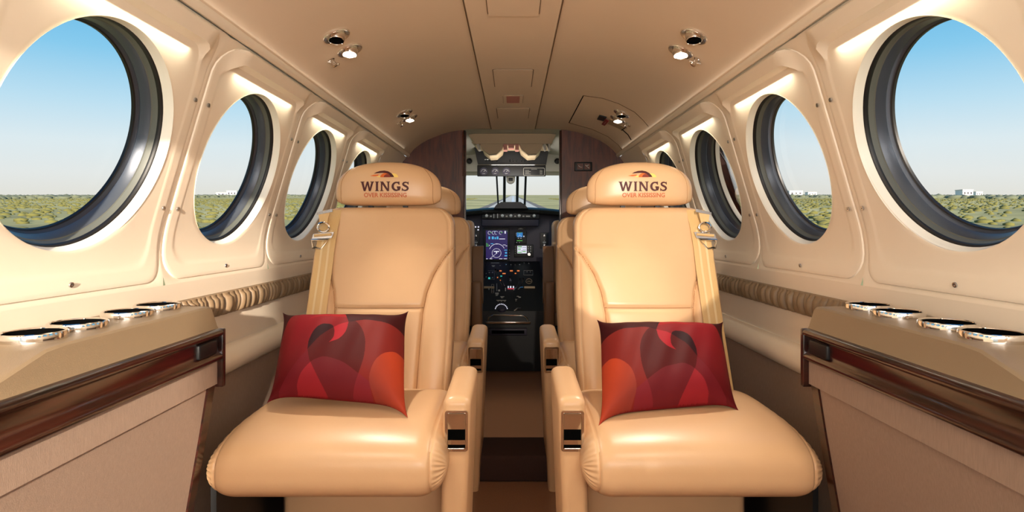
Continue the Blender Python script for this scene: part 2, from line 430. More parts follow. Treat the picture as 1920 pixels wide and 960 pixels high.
# ------------------------------------------------------------------ front partitions
def clip_poly(pts, x0): return [p for p in pts if p[0] >= x0]
for side, xin, lab in (('left', .275, 'dark mahogany partition left of the cockpit doorway'), ('right', .270, 'dark mahogany partition with a lit sign box, right of the cockpit doorway')):
    s = S[side]
    root = thing('cockpit_partition', lab, 'partition', None, (s*.45, YF, 0))
    poly = [(xin, ceil_z(xin)+.006)]+[(a*1.008, b+.006) for a, b in sp_ if a > xin and b > -.9]+[(.69, -.898), (xin, -.898)]
    sub(root, MB().prism(poly, lambda a, b, t: (s*a, t, EYE+b), YF, YF+.03), 'panel', M['dwood'])
    sub(root, MB().box((s*(xin-.004)-.006, YF-.012, .002), (s*(xin-.004)+.006, YF+.034, EYE+ceil_z(xin)-.004), .002), 'edge_strip', M['wood'])
    if side == 'left':
        sub(root, MB().box((-.285, YF-.006, EYE+.30), (-.262, YF, EYE+.55), .002), 'cover_strip', M['dwood'])
    else:
        q = sub(root, MB().box(tuple(P(1077, 321, YF)-Vector((0, .012, 0))), tuple(P(1110, 304, YF)), .003), 'sign_box', M['black'])
        for a in (1082, 1095):
            pn = sub(root, MB().box(tuple(P(a, 318, YF)-Vector((0, .0135, 0))), tuple(P(a+11, 307, YF)-Vector((0, .0115, 0)))), 'sign_face', M['dwood'], q)
        x0 = P(1085, 313, YF); icon = MB()
        icon.tube([P(1084, 311, YF)+Vector((0, -.0145, 0)), P(1088, 314, YF)+Vector((0, -.0145, 0)), P(1091, 314, YF)+Vector((0, -.0145, 0))], .0012, 6)
        icon.tube([P(1097, 310, YF)+Vector((0, -.0145, 0)), P(1104, 316, YF)+Vector((0, -.0145, 0))], .0012, 6)
        icon.tube([P(1100, 311, YF)+Vector((0, -.0145, 0)), P(1103, 310, YF)+Vector((0, -.0145, 0))], .0012, 6)
        sub(root, icon, 'sign_symbols', M['white'], q)

# ------------------------------------------------------------------ ceiling fittings
def surf_mtx(p, n): return Matrix.Translation(p) @ n.to_track_quat('Z', 'Y').to_matrix().to_4x4()
def fitting(px, py, kind, where, lit=True):
    p, n = ceil_at(px, py); m = surf_mtx(p, n)
    tilt = Matrix.Rotation(.30*(1 if px < VX else -1), 4, 'Y')
    R = .036 if kind != 'hook' else 0
    if kind == 'hook':
        root = thing('coat_hook', where, 'hook', 'ceiling coat hooks', p)
        s = -1 if px < VX else 1
        sub(root, MB().lathe([(.0001, .001), (.009, .001), (.009, .003), (.006, .004), (.006, .016), (.008, .018), (.008, .022), (.0001, .023)], 20, m), 'hook_stem', M['chrome'])
        a = m @ Vector((0, .0, .012)); sub(root, MB().tube([a+Vector((-.016, 0, .004)), a, a+Vector((.016, 0, -.004))], .0035, 8), 'hook_arm', M['chrome'])
        return
    root = thing('air_vent' if kind == 'vent' else 'reading_light', where, 'vent' if kind == 'vent' else 'light', 'ceiling air vents' if kind == 'vent' else 'ceiling reading lights', p)
    sub(root, MB().lathe([(R+.0015, -.001), (R+.0015, .004), (R, .006), (R-.003, .0055), (R-.008, .0028), (R-.016, .0014), (.0001, .0012)], 40, m), 'rim', M['bright'])
    m2 = Matrix.Translation(p+n*.001) @ Vector((.10 if px < VX else -.10, -.26, -1)).to_track_quat('Z', 'Y').to_matrix().to_4x4()
    r = R*.58
    sub(root, MB().lathe([(r+.003, -.012), (r+.003, .0), (r+.001, .012), (r-.001, .016), (r-.002, .0165), (r-.003, .014)], 32, m2), 'eyeball', M['chrome'])
    sub(root, MB().lathe([(r-.0028, .0145), (.0001, .0155)], 32, m2), 'lamp' if kind == 'light' else 'nozzle', M['lampglow'] if (kind == 'light' and lit) else M['hole'])
    if kind == 'light':
        d = Vector((-.15 if px > VX else .15, .0, -1)) + n*.5
        lamp('reading_lamp', 'SPOT', p+n*.03, 8.0 if p.y > 2 else 22.0 if p.y > 1 else 9.0, (1, .90, .78), d+Vector((0, .5 if p.y < 1 else -.42 if p.y < 2 else -.25, 0)), spot_size=math.radians(75 if p.y > 2 else 50), spot_blend=.7, shadow_soft_size=.015)  # also serves the added pair out of view
fitting(630, 66, 'vent', 'nearest left round chrome air vent with black nozzle in the ceiling')
fitting(655, 93, 'light', 'nearest left lit chrome reading light in the ceiling')
fitting(621, 111, 'hook', 'small chrome hook beside the nearest left reading light')
fitting(758, 211, 'vent', 'far left round chrome air vent with black nozzle in the ceiling')
fitting(768, 220, 'light', 'far left lit chrome reading light in the ceiling')
fitting(748, 229, 'hook', 'small chrome hook beside the far left reading light')
fitting(1302, 66, 'vent', 'nearest right round chrome air vent in the ceiling')
fitting(1277, 95, 'light', 'nearest right lit chrome reading light in the ceiling')
fitting(1307, 110, 'hook', 'small chrome hook beside the nearest right reading light')
fitting(1166, 212, 'vent', 'far right round chrome air vent on the exit hatch')
fitting(1159, 222, 'light', 'far right chrome reading light on the exit hatch')
fitting(1178, 231, 'hook', 'small chrome hook beside the far right reading light')

for sx, nm in ((-1, 'left'), (1, 'right')):   # added pair out of view, top fill for the seat cushions
    fitting(VX+sx*760, -394, 'light', 'added unseen chrome fill light in the %s ceiling above the side console' % nm)
def surf_line(pts, r=.0012, off=.0004, dens=6):
    out = []
    for (a, b), (c, d) in zip(pts, pts[1:]):
        for k in range(dens):
            p, n = ceil_at(a+(c-a)*k/dens, b+(d-b)*k/dens)
            if p is not None: out.append(p+n*off)
    p, n = ceil_at(*pts[-1])
    if p is not None: out.append(p+n*off)
    return MB().tube(out, r, 6)
surf_line([(1094, 179), (1067, 230)], .0022).build('hatch_slot', M['hole'], ceiling)
surf_line([(1094, 179), (1130, 184), (1160, 194), (1190, 210), (1206, 225), (1216, 237)], .0016).build('hatch_seam', M['seam'], ceiling)
surf_line([(1067, 230), (1110, 242), (1140, 256), (1160, 272), (1166, 281)], .0016).build('hatch_seam', M['seam'], ceiling)
# exit hatch handle: black grip and red tag in a shallow recess
def surf_quad(pts, off, th, name, m, parent):
    v = []; 
    for a, b in pts:
        p, n = ceil_at(a, b); v.append((p+n*off, p+n*(off+th)))
    k = len(v); vs = [a for a, b in v]+[b for a, b in v]
    return MB().add(vs, [tuple(range(k)), tuple(range(k, 2*k))]+[(i, (i+1) % k, k+(i+1) % k, k+i) for i in range(k)], False).build(name, M[m], parent)
hh = tag(surf_quad([(1124, 215), (1138, 219), (1134, 226), (1120, 222)], 0, .006, 'hatch_handle', 'black', None), 'black hatch release handle in the right ceiling with a red tag', 'handle')
surf_quad([(1136, 221), (1143, 224), (1135, 233), (1129, 230)], .006, .003, 'red_tag', 'red', hh)
surf_line([(1134, 229), (1137, 225)], .0006, .0098).build('tag_writing', M['white'], hh)
surf_quad([(1144, 222), (1172, 238), (1167, 243), (1140, 231)], 0, .0035, 'handle_cover', 'beige', hh)
surf_line([(1166, 243), (1174, 238)], .002, .004).build('cover_gap', M['hole'], hh)
surf_line([(1168, 243), (1178, 252), (1184, 262)], .002, .002).build('cover_gap', M['hole'], hh)

# ------------------------------------------------------------------ side consoles with cup holders
def make_console(side):
    s = S[side]; Y1 = 1.19; Y0 = .30
    root = thing('side_console', ('taupe and rosewood console with four cup holders along the %s wall' % side), 'console', 'side consoles', (s*.68, Y1, 0))
    def xs(p): return (s*p[0], p[1], EYE+p[2])
    # upholstered top, tapering at the near end
    secs = []
    for y, xt, zt in ((.30, .601, -.197), (.45, .601, -.197), (.62, .602, -.194), (.695, .605, -.175), (.765, .610, -.156), (.80, .611, -.1535), (1.165, .611, -.1535), (1.182, .611, -.1545), (1.19, .612, -.158)):
        k = (zt+.1535)
        prof = [(.742, -.1535), (.70, -.1535), (xt+.010, -.1535+k*.9), (xt+.002, zt-.0006), (xt-.0015, zt-.004), (.6005, -.1945 if zt > -.19 else zt-.004), (.598, -.199 if zt > -.19 else zt-.008), (.597, -.214), (.60, -.214)]
        secs.append([(s*a, y, EYE+b) for a, b in prof])
    tp = MB().grid(secs); tp.add(secs[-1]+[(s*.742, Y1, EYE-.214)], [tuple(range(len(secs[-1])+1))], False)
    sub(root, tp, 'padded_top', M['taupe'], sharp=24)
    # rosewood fascia: bullnose, hollow band, lower lip
    prof = [(.620, -.199), (.597, -.199), (.588, -.202), (.585, -.207), (.587, -.212), (.594, -.215), (.5955, -.218), (.597, -.236), (.5965, -.246), (.590, -.250), (.586, -.255), (.588, -.261), (.596, -.264), (.620, -.264)]
    f = MB().grid([[(s*a, y, EYE+b) for a, b in prof] for y in (Y0, Y1-.004)]); f.add([(s*a, Y1-.004, EYE+b) for a, b in prof], [tuple(range(len(prof)))], False)
    fa = sub(root, f, 'rosewood_fascia', M['wood'], sharp=60)
    sub(root, MB().box((min(s*.590, s*.602), Y1-.085, EYE-.247), (max(s*.590, s*.602), Y1-.018, EYE-.218), .004), 'table_latch', M['black'], fa)
    sub(root, MB().box((min(s*.586, s*.742), Y1-.004, EYE-.318), (max(s*.586, s*.742), Y1+.008, EYE-.200), .003), 'end_board', M['wood'])
    # cloth flap and lower cloth panel following the hull
    fl = MB(); prof = [(.598, -.262), (.598, -.311), (.610, -.313)]
    fl.grid([[(s*a, y, EYE+b) for a, b in prof] for y in (Y0, Y1-.004)], smooth=False)
    sub(root, fl, 'upper_cloth_panel', M['fabric'])
    lo = MB(); prof = [(.606, -.312), (.620, -.40), (.648, -.561), (.656, -.66), (.664, -.895)]
    lo.grid([[(s*a, y, EYE+b) for a, b in prof] for y in (Y0, Y1-.03)])
    sub(root, lo, 'lower_cloth_panel', M['fabric'])
    po = MB()
    for (a, b), (c, d) in zip(prof, prof[1:]):
        po.add([(s*(a-.004), Y1-.03, EYE+b), (s*(c-.004), Y1-.03, EYE+d), (s*(c-.004), Y1-.004, EYE+d), (s*(a-.004), Y1-.004, EYE+b),
                (s*(a+.02), Y1-.03, EYE+b), (s*(c+.02), Y1-.03, EYE+d), (s*(c+.02), Y1-.004, EYE+d), (s*(a+.02), Y1-.004, EYE+b)],
               [(0, 1, 2, 3), (3, 2, 6, 7), (0, 1, 5, 4)], False)
    sub(root, po, 'corner_post', M['wood'])
    for k, (y, x) in enumerate(((.822, .672), (.912, .676), (1.035, .680), (1.128, .684))):
        m = Matrix.Translation((s*x, y, EYE-.154)); r = .040
        ch = sub(root, MB().lathe([(r, -.002), (r+.0005, .008), (r-.0005, .0115), (r-.002, .0125), (r-.0045, .0115), (r-.005, .0105)], 48, m), 'cup_holder', M['chrome'])
        sub(root, MB().lathe([(r-.0048, .0108), (r-.0055, .003), (r-.007, .0012), (.0001, .0012)], 48, m), 'cup_well', M['hole'], ch)
    return root
make_console('left'); make_console('right')

# ------------------------------------------------------------------ seats
YS = 1.39
def front_y(z):   # front face of the back cushion, z above eye
    return 1.575+(z+.48)*(.195/.55)
def make_back(mx):
    W = .205; top = .068; bot = -.50; T = .052
    rows = []
    zs = list(np.linspace(bot, top-.02, 96))+[top-.02+.02*math.sin(PI/2*k/8) for k in range(1, 9)]
    seam = [(-.05, .206), (-.085, .178), (-.13, .152), (-.18, .134), (-.24, .125), (-.50, .116)]
    sz = [p[0] for p in seam][::-1]; sx = [p[1] for p in seam][::-1]
    for z in zs:
        W0 = W+.008*math.sin(PI*min(1, max(0, (z-bot)/.5)))
        r = .062; w_ = W0
        if z > top-r: w_ = W0-r*(1-math.sqrt(max(0, 1-((z-(top-r))/r)**2)))*.9
        dshr = 0
        if z > top-.02: dshr = .02*(1-math.sqrt(max(0, 1-((z-(top-.02))/.02)**2)))
        h = T-dshr; yc = front_y(z)+T-YS
        row = []
        nx = 132
        for k in range(nx):
            x = -w_*math.cos(PI*k/(nx-1)) if False else -w_+2*w_*k/(nx-1)
            e = abs(x)/w_; y = -h*(1-e**7)**(1/5)
            xx = np.interp(z, sz, sx)
            g = 0
            if z < -.05:
                d = abs(abs(x)-xx); g += .009*math.exp(-(d/.005)**2)
                if abs(x) < xx:
                    g -= .006*(1-(abs(x)/xx)**4)
                else:
                    q = (abs(x)-xx)/max(1e-3, w_-xx); g -= .010*math.sin(PI*min(1, q))**.8 if q < 1 else 0
            else: g -= .006*(1-e**2)
            if abs(x) < xx: g += .007*math.exp(-((z+.222)/.005)**2)
            if z > -.24: pass
            # stitched outer edge
            g += .003*math.exp(-((abs(x)-(w_-.016))/.003)**2)
            row.append((x*mx, yc+y+g, EYE+z))
        for k in range(1, 24):
            x = w_-2*w_*k/24; e = abs(x)/w_; row.append((x*mx, yc+h*(1-e**6)**(1/4), EYE+z))
        rows.append(row)
    mb = MB().grid(rows, False, True); mb.add(rows[-1], [tuple(range(len(rows[-1])))]); mb.add(rows[0], [tuple(range(len(rows[0])))])
    lines = [[(s*np.interp(z, sz, sx), z) for z in np.linspace(-.052, -.49, 40)] for s in (-1, 1)]
    lines.append([(x, -.222) for x in np.linspace(-.126, .126, 24)])
    edges = [[(s*(W+.006-.015-(0 if z < .005 else .062*(1-math.sqrt(max(0, 1-((z-.005)/.062)**2))))), z) for z in list(np.linspace(-.49, .06, 60))] for s in (-1, 1)]
    return mb, lines, edges
HB, HT, HW = .073, .207, .162
def make_head(mx):
    rings = []; z0 = .118; Yc = 1.80-YS; NT = 96
    def outl(t):
        c, s = math.cos(t), math.sin(t)
        n = 2.35 if s > 0 else 5.0; hz = HT-z0 if s > 0 else z0-HB
        r = (abs(c/HW)**n+abs(s/hz)**n)**(-1/n); return r*c, r*s
    for side_ in (-1, 1):
        lst = []
        ss = [math.sin(PI/2*k/26) for k in range(1, 27)]
        for s_ in ss:
            prof = (1-s_**3.2)**.5
            row = []
            for k in range(NT):
                x, z = outl(2*PI*k/NT); x *= s_; z *= s_
                d = .046*prof; 
                # shallow gather at the ends
                wr = 0
                ex = abs(x)/HW
                if ex > .8: wr = .0014*math.sin(z*520+2*math.sin(z*130))*min(1, (ex-.8)/.12)*(1 if ex < .97 else .3)
                row.append((x*mx, Yc+side_*(d+wr) + (.006*ex*ex if side_ < 0 else 0), EYE+z0+z))
            lst.append(row)
        rings.append(lst)
    mb = MB()
    for lst in rings:
        mb.grid(lst, False, True); mb.add(lst[0], [tuple(range(NT))])
    return mb
def cushion_mesh(mx):
    A = .245; B = .232; H = .077; yc = 1.392-YS; zc = -.490
    rows = []
    NX = 130; NT = 260
    for i in range(NX+1):
        a = -PI/2+PI*i/NX; xx = math.sin(a); x = A*xx
        e_ = max(0, min(.9999, (abs(xx)-.74)/.26)); f = (1-e_**2.2)**(1/2.2)
        row = []
        for k in range(NT):
            t = 2*PI*k/NT; c, s_ = math.cos(t), math.sin(t); n = 2.8
            r = (abs(c)**n+abs(s_)**n)**(-1/n)
            yy = r*c; zz = r*s_
            fy = .86+.14*f if c > 0 else .76+.24*f
            y = yc+B*yy*fy; z = zc+H*zz*(f if i not in (0, NX) else 0.02)
            ex = abs(xx)
            # crowned top, gathers near the ends
            if s_ > 0: z += .006*(1-xx*xx)*max(0, s_)
            amp = .0026*math.exp(-((ex-.955)/.045)**2)
            wv = math.sin(44*t+3*math.sin(5*t))
            sc_ = 1+amp*wv/H
            y = yc+(y-yc)*(1+amp*wv/B*.8); z = zc+(z-zc)*sc_
            # seam groove
            g = math.exp(-((ex-.875)/.008)**2)*.045
            z = zc+(z-zc)*(1-g); y = yc+(y-yc)*(1-g*.4)
            row.append((x*mx, y, EYE+z))
        rows.append(row)
    mb = MB().grid(rows, False, True); mb.add(rows[0], [tuple(range(NT))]); mb.add(rows[-1], [tuple(range(NT))])
    return mb
def drape(bvh, pts, off=.0006, y0=-1):
    out = []
    for x, z in pts:
        h = bvh.ray_cast(Vector((x, y0, EYE+z)), Vector((0, 1, 0)))
        if h[0] is not None: out.append(h[0]-Vector((0, off, 0)))
    return out
def bvh_of(o):
    me = o.data; return BVHTree.FromPolygons([v.co for v in me.vertices], [p.vertices for p in me.polygons])
def drape_flat(bvh, polys, name, m, parent, off=.0007, cell=.004):
    """flat outlines (x, z) cut into small cells and laid on the surface below"""
    bm = bmesh.new()
    for poly in polys:
        f = [bm.verts.new((x, 0, z)) for x, z in poly]
        try: bm.faces.new(f)
        except ValueError: pass
    bmesh.ops.triangulate(bm, faces=bm.faces[:])
    xs_ = [v.co.x for v in bm.verts]; zs_ = [v.co.z for v in bm.verts]
    for ax, lo, hi in ((0, min(xs_), max(xs_)), (2, min(zs_), max(zs_))):
        k = lo+cell
        while k < hi:
            co = Vector((0, 0, 0)); co[ax] = k; no_ = Vector((0, 0, 0)); no_[ax] = 1
            bmesh.ops.bisect_plane(bm, geom=bm.verts[:]+bm.edges[:]+bm.faces[:], plane_co=co, plane_no=no_); k += cell
    for v in bm.verts:
        h = bvh.ray_cast(Vector((v.co.x, -1, EYE+v.co.z)), Vector((0, 1, 0)))
        v.co = Vector((v.co.x, (h[0].y if h[0] is not None else .4)-off, EYE+v.co.z))
    for f in bm.faces: f.smooth = True
    me = bpy.data.meshes.new(name); bm.to_mesh(me); bm.free()
    o = bpy.data.objects.new(name, me); C.objects.link(o); me.materials.append(m); o.parent = parent
    return o

# flared serif letters drawn as outlines in a unit-height box
def stroke(pts, ws):
    L, R = [], []
    for i, p in enumerate(pts):
        a = pts[max(0, i-1)]; b = pts[min(len(pts)-1, i+1)]
        dx, dy = b[0]-a[0], b[1]-a[1]; l = math.hypot(dx, dy) or 1; nx, ny = -dy/l, dx/l
        L.append((p[0]+nx*ws[i]/2, p[1]+ny*ws[i]/2)); R.append((p[0]-nx*ws[i]/2, p[1]-ny*ws[i]/2))
    return [[L[i], L[i+1], R[i+1], R[i]] for i in range(len(pts)-1)]
def arc(cx, cy, rx, ry, a0, a1, n=14): return [(cx+rx*math.cos(math.radians(a0+(a1-a0)*i/n)), cy+ry*math.sin(math.radians(a0+(a1-a0)*i/n))) for i in range(n+1)]
LET = {
 'W': (1.30, [[(.08, .93), (.30, .93), (.50, 0), (.32, 0)], [(0, 1), (.40, 1), (.36, .92), (.03, .92)], [(.34, 0), (.50, 0), (.76, 1.0), (.60, 1.0)], [(.60, 1.0), (.76, 1.0), (.96, 0), (.80, 0)], [(.80, 0), (.98, 0), (1.22, .93), (1.04, .93)], [(.92, 1), (1.30, 1), (1.27, .92), (.95, .92)]]),
 'I': (.40, [[(.10, 1), (.30, 1), (.30, 0), (.10, 0)], [(.02, 1), (.38, 1), (.35, .91), (.05, .91)], [(.05, .09), (.35, .09), (.38, 0), (.02, 0)]]),
 'N': (.98, [[(.11, .95), (.25, .95), (.25, 0), (.11, 0)], [(.02, 1), (.30, 1), (.28, .92), (.05, .92)], [(.02, 0), (.36, 0), (.33, .08), (.05, .08)], [(.11, 1), (.31, 1), (.86, .04), (.86, 0), (.68, 0), (.11, .93)], [(.72, 1), (.86, 1), (.86, 0), (.72, .16)], [(.60, 1), (.96, 1), (.93, .92), (.63, .92)]]),
 'G': (.88, stroke(arc(.50, .50, .34, .41, 48, 345, 26), [.13, .15, .15, .15, .15, .16, .17, .18, .19, .20, .21, .22, .22, .22, .22, .21, .20, .19, .18, .17, .16, .15, .15, .15, .15, .15, .15])+[[(.62, .98), (.78, 1.0), (.78, .66), (.72, .66), (.62, .82)], [(.52, .50), (.88, .50), (.86, .44), (.81, .42), (.81, .08), (.64, .06), (.64, .42), (.54, .44)]]),
 'S': (.74, stroke([(.62, .80), (.52, .90), (.38, .925), (.24, .88), (.17, .76), (.20, .66), (.32, .57), (.46, .49), (.57, .40), (.60, .27), (.53, .14), (.38, .075), (.22, .10), (.11, .20)], [.08, .13, .15, .17, .19, .20, .21, .21, .20, .19, .17, .15, .13, .08])+[[(.60, .97), (.67, .99), (.67, .68), (.62, .68), (.55, .82)], [(.05, .02), (.11, .03), (.17, .16), (.12, .33), (.06, .33)]]),
}
def word(txt, x0, x1, z0, z1, gap=.05):
    tw = sum(LET[c][0] for c in txt)+gap*(len(txt)-1); kx = (x1-x0)/tw; kz = z1-z0; out = []; cx = 0
    for c in txt:
        wd, ps = LET[c]
        for p in ps: out.append([(x0+(cx+a)*kx, z0+b*kz) for a, b in p])
        cx += wd+gap
    return out
def text_polys(txt, x0, x1, z0, z1):
    cu = bpy.data.curves.new('t', 'FONT'); cu.body = txt; cu.size = 1; cu.offset = .022; cu.resolution_u = 3
    o = bpy.data.objects.new('t', cu); C.objects.link(o)
    dg = bpy.context.evaluated_depsgraph_get(); me = bpy.data.meshes.new_from_object(o.evaluated_get(dg))
    vs = [v.co.copy() for v in me.vertices]; xs_ = [v.x for v in vs]; ys_ = [v.y for v in vs]
    a, b, c, d = min(xs_), max(xs_), min(ys_), max(ys_)
    out = [[(x0+(vs[i].x-a)/(b-a)*(x1-x0), z0+(vs[i].y-c)/(d-c)*(z1-z0)) for i in p.vertices] for p in me.polygons]
    bpy.data.objects.remove(o); bpy.data.curves.remove(cu); bpy.data.meshes.remove(me)
    return out
def crescent(f0, f1, x0, x1, n=24):
    xs_ = [x0+(x1-x0)*k/n for k in range(n+1)]
    return [(x, f0(x)) for x in xs_]+[(x, f1(x)) for x in xs_[::-1]]

def make_seat(mx, label, dx):
    """mx=+1: aisle on the +x side"""
    root = thing('cabin_seat', label, 'seat', 'leather cabin seats', (0, YS, 0))
    mb, lines, edges = make_back(mx); back = mb.build('backrest', M['leather'], root, sharp=70)
    b = bvh_of(back)
    for l in lines:
        p = drape(b, [(x, z) for x, z in l], .0005)
        if len(p) > 2: MB().tube(p, .0011, 6).build('seam', M['leather_seam'], back)
    for l in edges:
        p = drape(b, l, .0003)
        if len(p) > 2: MB().tube(p, .0007, 5).build('edge_stitching', M['stitch'], back)
    head = make_head(mx).build('headrest', M['leather'], root, sharp=70); hb = bvh_of(head)
    for s in (-1, 1):
        pts = [(s*(.139-.05*max(0, (z-.13)/.075)**2), z) for z in np.linspace(.08, .197, 26)]
        p = drape(hb, pts, .0002)
        if len(p) > 2: MB().tube(p, .0009, 5).build('headrest_seam', M['leather_seam'], head)
    # headrest stays
    for q in (-.0525, .0525): MB().box((q-.007, 1.79-YS, EYE+.055), (q+.007, 1.805-YS, EYE+.08)).build('headrest_stay', M['black'], head)
    # printed emblem
    ox = dx
    def L(px, py): return ((px-717)/F*1.757, (VY-py)/F*1.757)   # measured on the left headrest, relative to its middle
    x0, zt = L(671, 340.5); x1, zb = L(763, 358.5)
    drape_flat(hb, [[(x+ox, z) for x, z in p] for p in word('WINGS', x0, x1, zb, zt)], 'lettering', M['maroon'], head)
    x0, zt = L(678, 361.5); x1, zb = L(758, 370)
    tp = text_polys('OVER KISSISSING', x0, x1, zb, zt)
    drape_flat(hb, [[(x+ox, z) for x, z in p] for p in tp], 'lettering_small', M['rust'], head)
    def Lp(pts): return [(L(a, b)[0]+ox, L(a, b)[1]) for a, b in pts]
    up = [(696, 325.5), (701, 322.5), (708, 320.3), (716, 319.6), (723, 321), (729, 324.5), (733, 329), (734.5, 332), (728, 332), (727, 329), (724, 326.4), (719, 324.6), (712, 324), (705, 324.6)]
    drape_flat(hb, [Lp(up)], 'wing_emblem', M['maroon'], head, .0011)
    drape_flat(hb, [Lp([(728.5, 332)]+[(733+9*math.cos(a), 332.6-7.6*math.sin(a)) for a in np.linspace(0, 2.0, 14)]+[(731, 328)])], 'yellow_disc', M['yellow'], head, .0009)
    drape_flat(hb, [Lp([(718+9.5*math.cos(a), 332.4-8*math.sin(a)) for a in np.linspace(0, PI, 20)])], 'orange_disc', M['orange'], head, .0010)
    drape_flat(hb, [Lp([(721.5+6.2*math.cos(a), 332.3-6*math.sin(a)) for a in np.linspace(0, PI, 16)])], 'brown_disc', M['brown'], head, .0013)
    drape_flat(hb, [Lp([(689, 329.6), (697, 327.6), (706, 327.2), (704, 329.8), (697, 330.6)])], 'orange_streak', M['orange'], head, .0012)
    drape_flat(hb, [Lp([(701, 331), (708, 329.4), (709, 332.4), (704, 332.2)])], 'yellow_streak', M['yellow'], head, .0012)
    # cushion
    cu = cushion_mesh(mx).build('seat_cushion', M['leather'], root, sharp=80)
    # armrest on the aisle side: rounded tapering post with ashtray
    arm = MB(); G = []
    for t in np.linspace(0, 1, 30):
        z = -.898+t*(.52); w0 = .026+.004*t; xc = .243+.018*t
        yf = -.115-.018*t; yb = .16-.03*t
        if t > .95: pass
        pl = rrect(xc-w0, xc+w0, yf, yb, .016, 5); G.append([(a*mx, b_, EYE+z) for a, b_ in pl])
    xc, w0, yf, yb = .261, .030, -.133, .13
    for a in np.linspace(.15, 1, 8):
        q = .022*(1-math.cos(a*PI/2)); z = -.378+.018*math.sin(a*PI/2)
        pl = rrect(xc-w0+q, xc+w0-q, yf+q, yb-q, max(.004, .016-q*.4), 5); G.append([(c_*mx, d_, EYE+z+(.012*(d_-yf)/(yb-yf))) for c_, d_ in pl])
    arm.grid(G, False, True); arm.add(G[-1], [tuple(range(len(G[-1])))])
    arm_o = arm.build('armrest', M['leather'], root, sharp=60)
    # chrome ashtray: frame, lid and dark hinge
    yf_ = -.1335
    fr = MB(); outer = rrect(.261-.0245, .261+.0245, -.474, -.386, .006); inner = rrect(.261-.0195, .261+.0195, -.468, -.392, .004)
    n = len(outer)
    def q3(p, y): return (p[0]*mx, y+(-.378-p[1])*.035, EYE+p[1])
    vs = [q3(p, yf_) for p in outer]+[q3(p, yf_-.006) for p in outer]+[q3(p, yf_-.006) for p in inner]+[q3(p, yf_-.001) for p in inner]
    fs = []
    for a in range(3):
        fs += [(a*n+i, a*n+(i+1) % n, (a+1)*n+(i+1) % n, (a+1)*n+i) for i in range(n)]
    fr.add(vs, fs, False)
    ash = fr.build('ashtray', M['chrome'], arm_o)
    lid = MB(); G = []
    for t in np.linspace(0, 1, 12):
        z = -.392-.036*t; y = yf_-.009+.006*t+(-.378-z)*.035; G.append([((.261-.0185)*mx, y, EYE+z), ((.261+.0185)*mx, y, EYE+z)])
    G2 = [[(.2425*mx, g[0][1]+.012, g[0][2]) for g in G[-1:]]]
    lid.grid(G); e0, e1 = G[-1]; lid.add([e0, e1, (e1[0], e1[1]+.012, e1[2]-.001), (e0[0], e0[1]+.012, e0[2]-.001)], [(0, 1, 2, 3)], False)
    lid.build('ashtray_lid', M['chrome'], ash)
    MB().add([q3((.2425, -.467), yf_-.0032), q3((.2795, -.467), yf_-.0032), q3((.2795, -.425), yf_-.0032), q3((.2425, -.425), yf_-.0032)], [(0, 1, 2, 3)], False).build('ashtray_well', M['hole'], ash)
    lo_ = MB(); G = [[(x_*mx, yf_-.004+.006*t, EYE-.449-.018*t) for x_ in (.2425, .2795)] for t in np.linspace(0, 1, 8)]
    lo_.grid(G).build('ashtray_drawer', M['chrome'], ash)
    # base skirt, plinth, outboard arm
    MB().box((-.205, .10, EYE-.86), (.205, .25, EYE-.56), .02).build('base_skirt', M['leather'], root)
    MB().box((-.19, -.05, .001), (.19, .24, .06), .01).build('plinth', M['black'], root)
    # black slab stands in for the shadow on the cushion's outboard side
    sh = MB(); G = [[((-.252)*mx+.004*k*mx, y, EYE+z) for y, z in rrect(-.16, .20, -.86, -.47, .06)] for k in (0, 3)]
    sh.grid(G, False, True); sh.add(G[0], [tuple(range(len(G[0])))]); sh.add(G[1], [tuple(range(len(G[1])))]); sh.build('side_shade', M['black'], root, sharp=40)
    # harness on the outboard side
    wb = .028; xc = -.166
    pts = [(-.162, .060, -.012), (-.163, .035, -.004), (-.166, .0, -.008), (-.168, -.05, -.009), (-.168, -.12, -.008), (-.170, -.20, -.007), (-.172, -.28, -.008), (-.175, -.36, -.010), (-.178, -.44, -.012)]
    G = []
    for x, z, o in pts:
        h = b.ray_cast(Vector((x*mx, -1, EYE+z)), Vector((0, 1, 0))); y = h[0].y if h[0] is not None else front_y(z)-YS
        G.append((x, y+o, z))
    sb = MB(); sb.grid([[((x-wb)*mx, y+.004, EYE+z), ((x-.01)*mx, y-.002, EYE+z), ((x+.01)*mx, y-.002, EYE+z), ((x+wb)*mx, y-.001, EYE+z)] for x, y, z in G])
    sb.grid([[((x-wb)*mx, y+.0055, EYE+z), ((x+wb)*mx, y+.0005, EYE+z)] for x, y, z in G])
    sbo = sb.build('shoulder_belt', M['belt'], root, sharp=80)
    for o_ in (-.012, .008):
        MB().grid([[((x+o_)*mx, y-.0028, EYE+z), ((x+o_+.006)*mx, y-.0028, EYE+z)] for x, y, z in G[2:]]).build('belt_stripe', M['beltstripe'], sbo)
    gy = G[2][1]-.008
    def ex(poly, y0, y1, name, m): 
        return MB().prism(poly, lambda a, b_, t: ((a)*mx, t, EYE+b_), y0, y1).build(name, M[m], sbo)
    # webbing loop, ring, slotted plate and latch tongue
    ex([(-.150, .062), (-.196, .052), (-.197, .044), (-.150, .053)], gy-.002, gy+.002, 'strap_end', 'steel')
    ex([(-.158, .050), (-.190, .045), (-.187, .020), (-.166, .018)], gy-.004, gy, 'belt_loop', 'belt')
    rg = [(-.176+.017*math.cos(a), .008+.014*math.sin(a)) for a in np.linspace(0, 2*PI, 20, endpoint=False)]
    MB().tube([(a*mx, gy-.004, EYE+b_) for a, b_ in rg], .0032, 8, True).build('belt_ring', M['chrome'], sbo)
